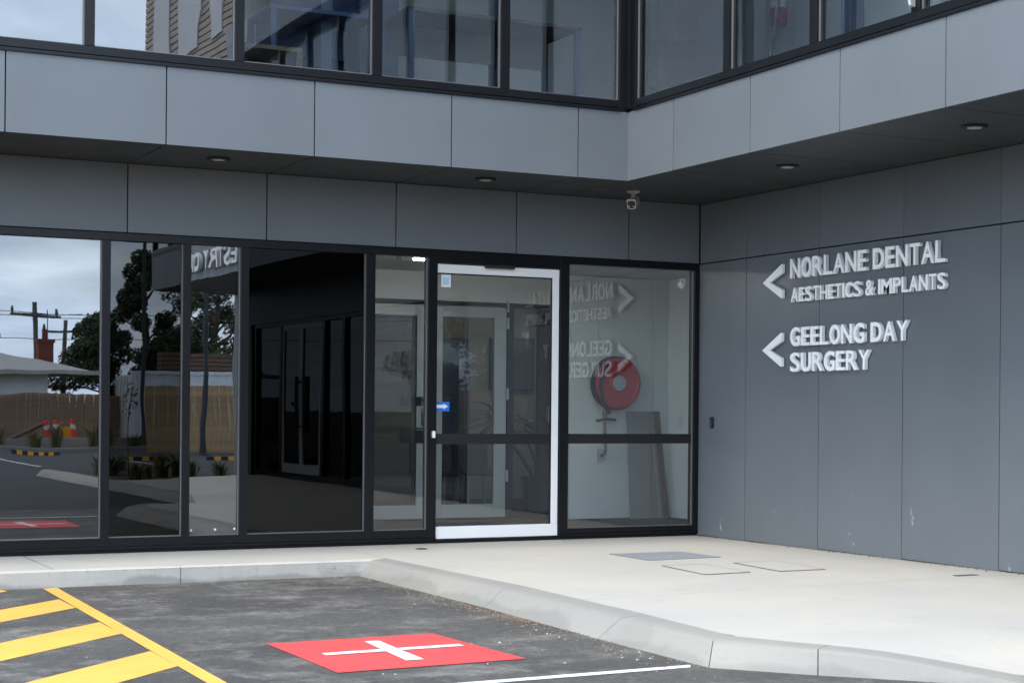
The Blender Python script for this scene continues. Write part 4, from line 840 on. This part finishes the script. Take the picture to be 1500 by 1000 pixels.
fence(-12, -51.5, 6.2, -51.5, 1.75, 'paling', 'weathered brown paling fence before the weatherboard house', 130)
fence(3.2, -36.5, 16.0, -31.5, 1.95, 'paling2', 'pale new paling fence mirrored in the third pane', 110)
ct = thing('shipping_container', 'white corrugated shipping container behind the pale fence', 'container', (7, -52, -0.16))
mb = MB(); n = 96; xa, xb = 5.9, 18.1
for i in range(n + 1):
    x = xa + (xb - xa) * i / n; y = -50.0 + (0.04 if (i // 2) % 2 else -0.0); mb.v += [(x, y, 0.05), (x, y, 2.45)]
for i in range(n): mb.f.append((2 * i, 2 * i + 2, 2 * i + 3, 2 * i + 1))
mb.box((5.85, -52.4, 0.0), (18.15, -50.03, 2.42)); mb.build('side_panel', 'container', ct)
MB().box((5.83, -50.06, -0.1), (6.02, -49.9, 2.55)).box((18.0, -50.06, -0.1), (18.2, -49.9, 2.55)).box((6.021, -50.05, 2.43), (17.999, -49.92, 2.55)).box((6.021, -50.05, -0.1), (17.999, -49.92, 0.06)).build('frame_rail', 'container', ct)
for i in range(5): MB().tube([(5.78, -50.3 - i * 0.5, 0.05), (5.78, -50.3 - i * 0.5, 2.4)], 0.02, 6).build('lock_bar', 'camgrey', ct)
sh = thing('timber_stack', 'dark brown timber roof frame stacked above the white container', 'timber stack', (8, -53, 2.6))
for i in range(5): MB().box((7.6, -53.4, 2.5 + i * 0.17), (14.0, -52.6, 2.64 + i * 0.17)).build('beam', 'timber', sh)
# power poles, antenna, wires, lamp posts
def power_pole(x, y, h, label):
    t = thing('power_pole', label, 'pole', (x, y, -0.16), 'timber power poles'); MB().tube([(x, y, -0.16), (x, y, h)], [0.16, 0.11], 10).build('post', 'pole', t)
    for z in (h - 0.7, h - 3.2, h - 3.8): MB().box((x - 1.2, y - 0.06, z), (x + 1.2, y + 0.06, z + 0.12)).build('cross_arm', 'pole', t)
    for dx_ in (-1.1, 1.0): MB().lathe([(0.05, 0), (0.08, 0.12), (0.05, 0.34)], (x + dx_, y, h - 0.58), (0, 0, 1), 8).build('insulator', 'pole', t)
power_pole(7.0, -76, 6.4, 'tall timber power pole with crossarms behind the house'); power_pole(3.6, -92, 6.4, 'distant timber power pole at the left edge of the glass'); power_pole(9.6, -82, 5.9, 'timber power pole right of the red chimney')
an = thing('roof_antenna', 'thin television antenna mast on the house roof', 'antenna', (4.75, -60.5, 3.3))
MB().tube([(4.75, -60.5, 3.0), (4.75, -60.5, 5.25)], 0.022, 6).build('mast', 'pole', an); mb = MB().tube([(3.4, -60.5, 5.02), (6.2, -60.5, 5.12)], 0.02, 6)
for i in range(9): x = 3.45 + i * 0.33; mb.tube([(x, -60.85, 5.03 + i * .01), (x, -60.15, 5.03 + i * .01)], 0.01, 4)
mb.build('elements', 'pole', an)
for i, (z, s) in enumerate(((5.7, 0.5), (5.75, 0.6), (2.6 + 1.9, 0.5))):
    pts = [(-35 + 80 * j / 40, -76 + 3 * math.sin(i), z + s * ((j / 20 - 1) ** 2) * 1.2) for j in range(41)]
    o = MB().tube(pts, 0.018, 5).build('overhead_wire', 'black'); tag(o, ('upper thin dark wire sagging across the sky behind the house', 'second thin dark wire just below the upper one', 'lowest thin dark wire, just above the house roof')[i], 'wire', 'overhead wires')
def lamp_post(x, y, h, label):
    t = thing('lamp_post', label, 'lamp post', (x, y, -0.16), 'car park lamp posts'); MB().tube([(x, y, -0.13), (x, y, h)], [0.085, 0.06], 12).build('post', 'lamppost', t); MB().lathe([(0.16, 0), (0.16, 0.03), (0.09, 0.04)], (x, y, -0.125), (0, 0, 1), 14).build('base', 'lamppost', t); MB().box((x - 0.7, y - 0.12, h), (x + 0.05, y + 0.12, h + 0.08)).build('lantern', 'lamppost', t)
lamp_post(4.1, -33.4, 6.5, 'dark lamp post before the pale paling fence'); lamp_post(5.6, -47.0, 7.0, 'dark lamp post on the verge before the container')
def cone(x, y, s, label, lean_=0.0):
    t = thing('safety_post', label, 'safety post', (x, y, -0.03), 'orange safety posts'); MB().lathe([(0.22, 0), (0.22, 0.05), (0.10, 0.08), (0.09, 0.5), (0.08, s)], (x, y, -0.03), (lean_, 0, 1), 12).build('body', 'orange', t); MB().lathe([(0.095, s * 0.55), (0.093, s * 0.75)], (x, y, -0.03), (lean_, 0, 1), 12).build('band', 'camgrey', t)
cone(3.35, -47.8, 0.8, 'orange safety post with white band, right of the pair'); cone(2.7, -47.8, 0.75, 'orange safety post with white band, left of the pair', 0.05); cone(2.6, -48.0, 0.75, 'leaning orange safety post behind the left one', -0.2)
br = thing('yellow_barrier', 'fallen yellow barrier frame beside the orange safety posts', 'barrier', (2, -48, 0))
MB().box((2.9, -48.3, 0.0), (3.4, -48.2, 0.45)).build('frame', 'yellow_pl', br); MB().tube([(1.2, -48.2, 0.0), (2.5, -48.2, 0.62)], 0.07, 8).build('rail', 'timber', br)

ls = [o for o in bpy.data.objects if o.name.startswith('glyph')]
for o in ls: bpy.data.objects.remove(o)
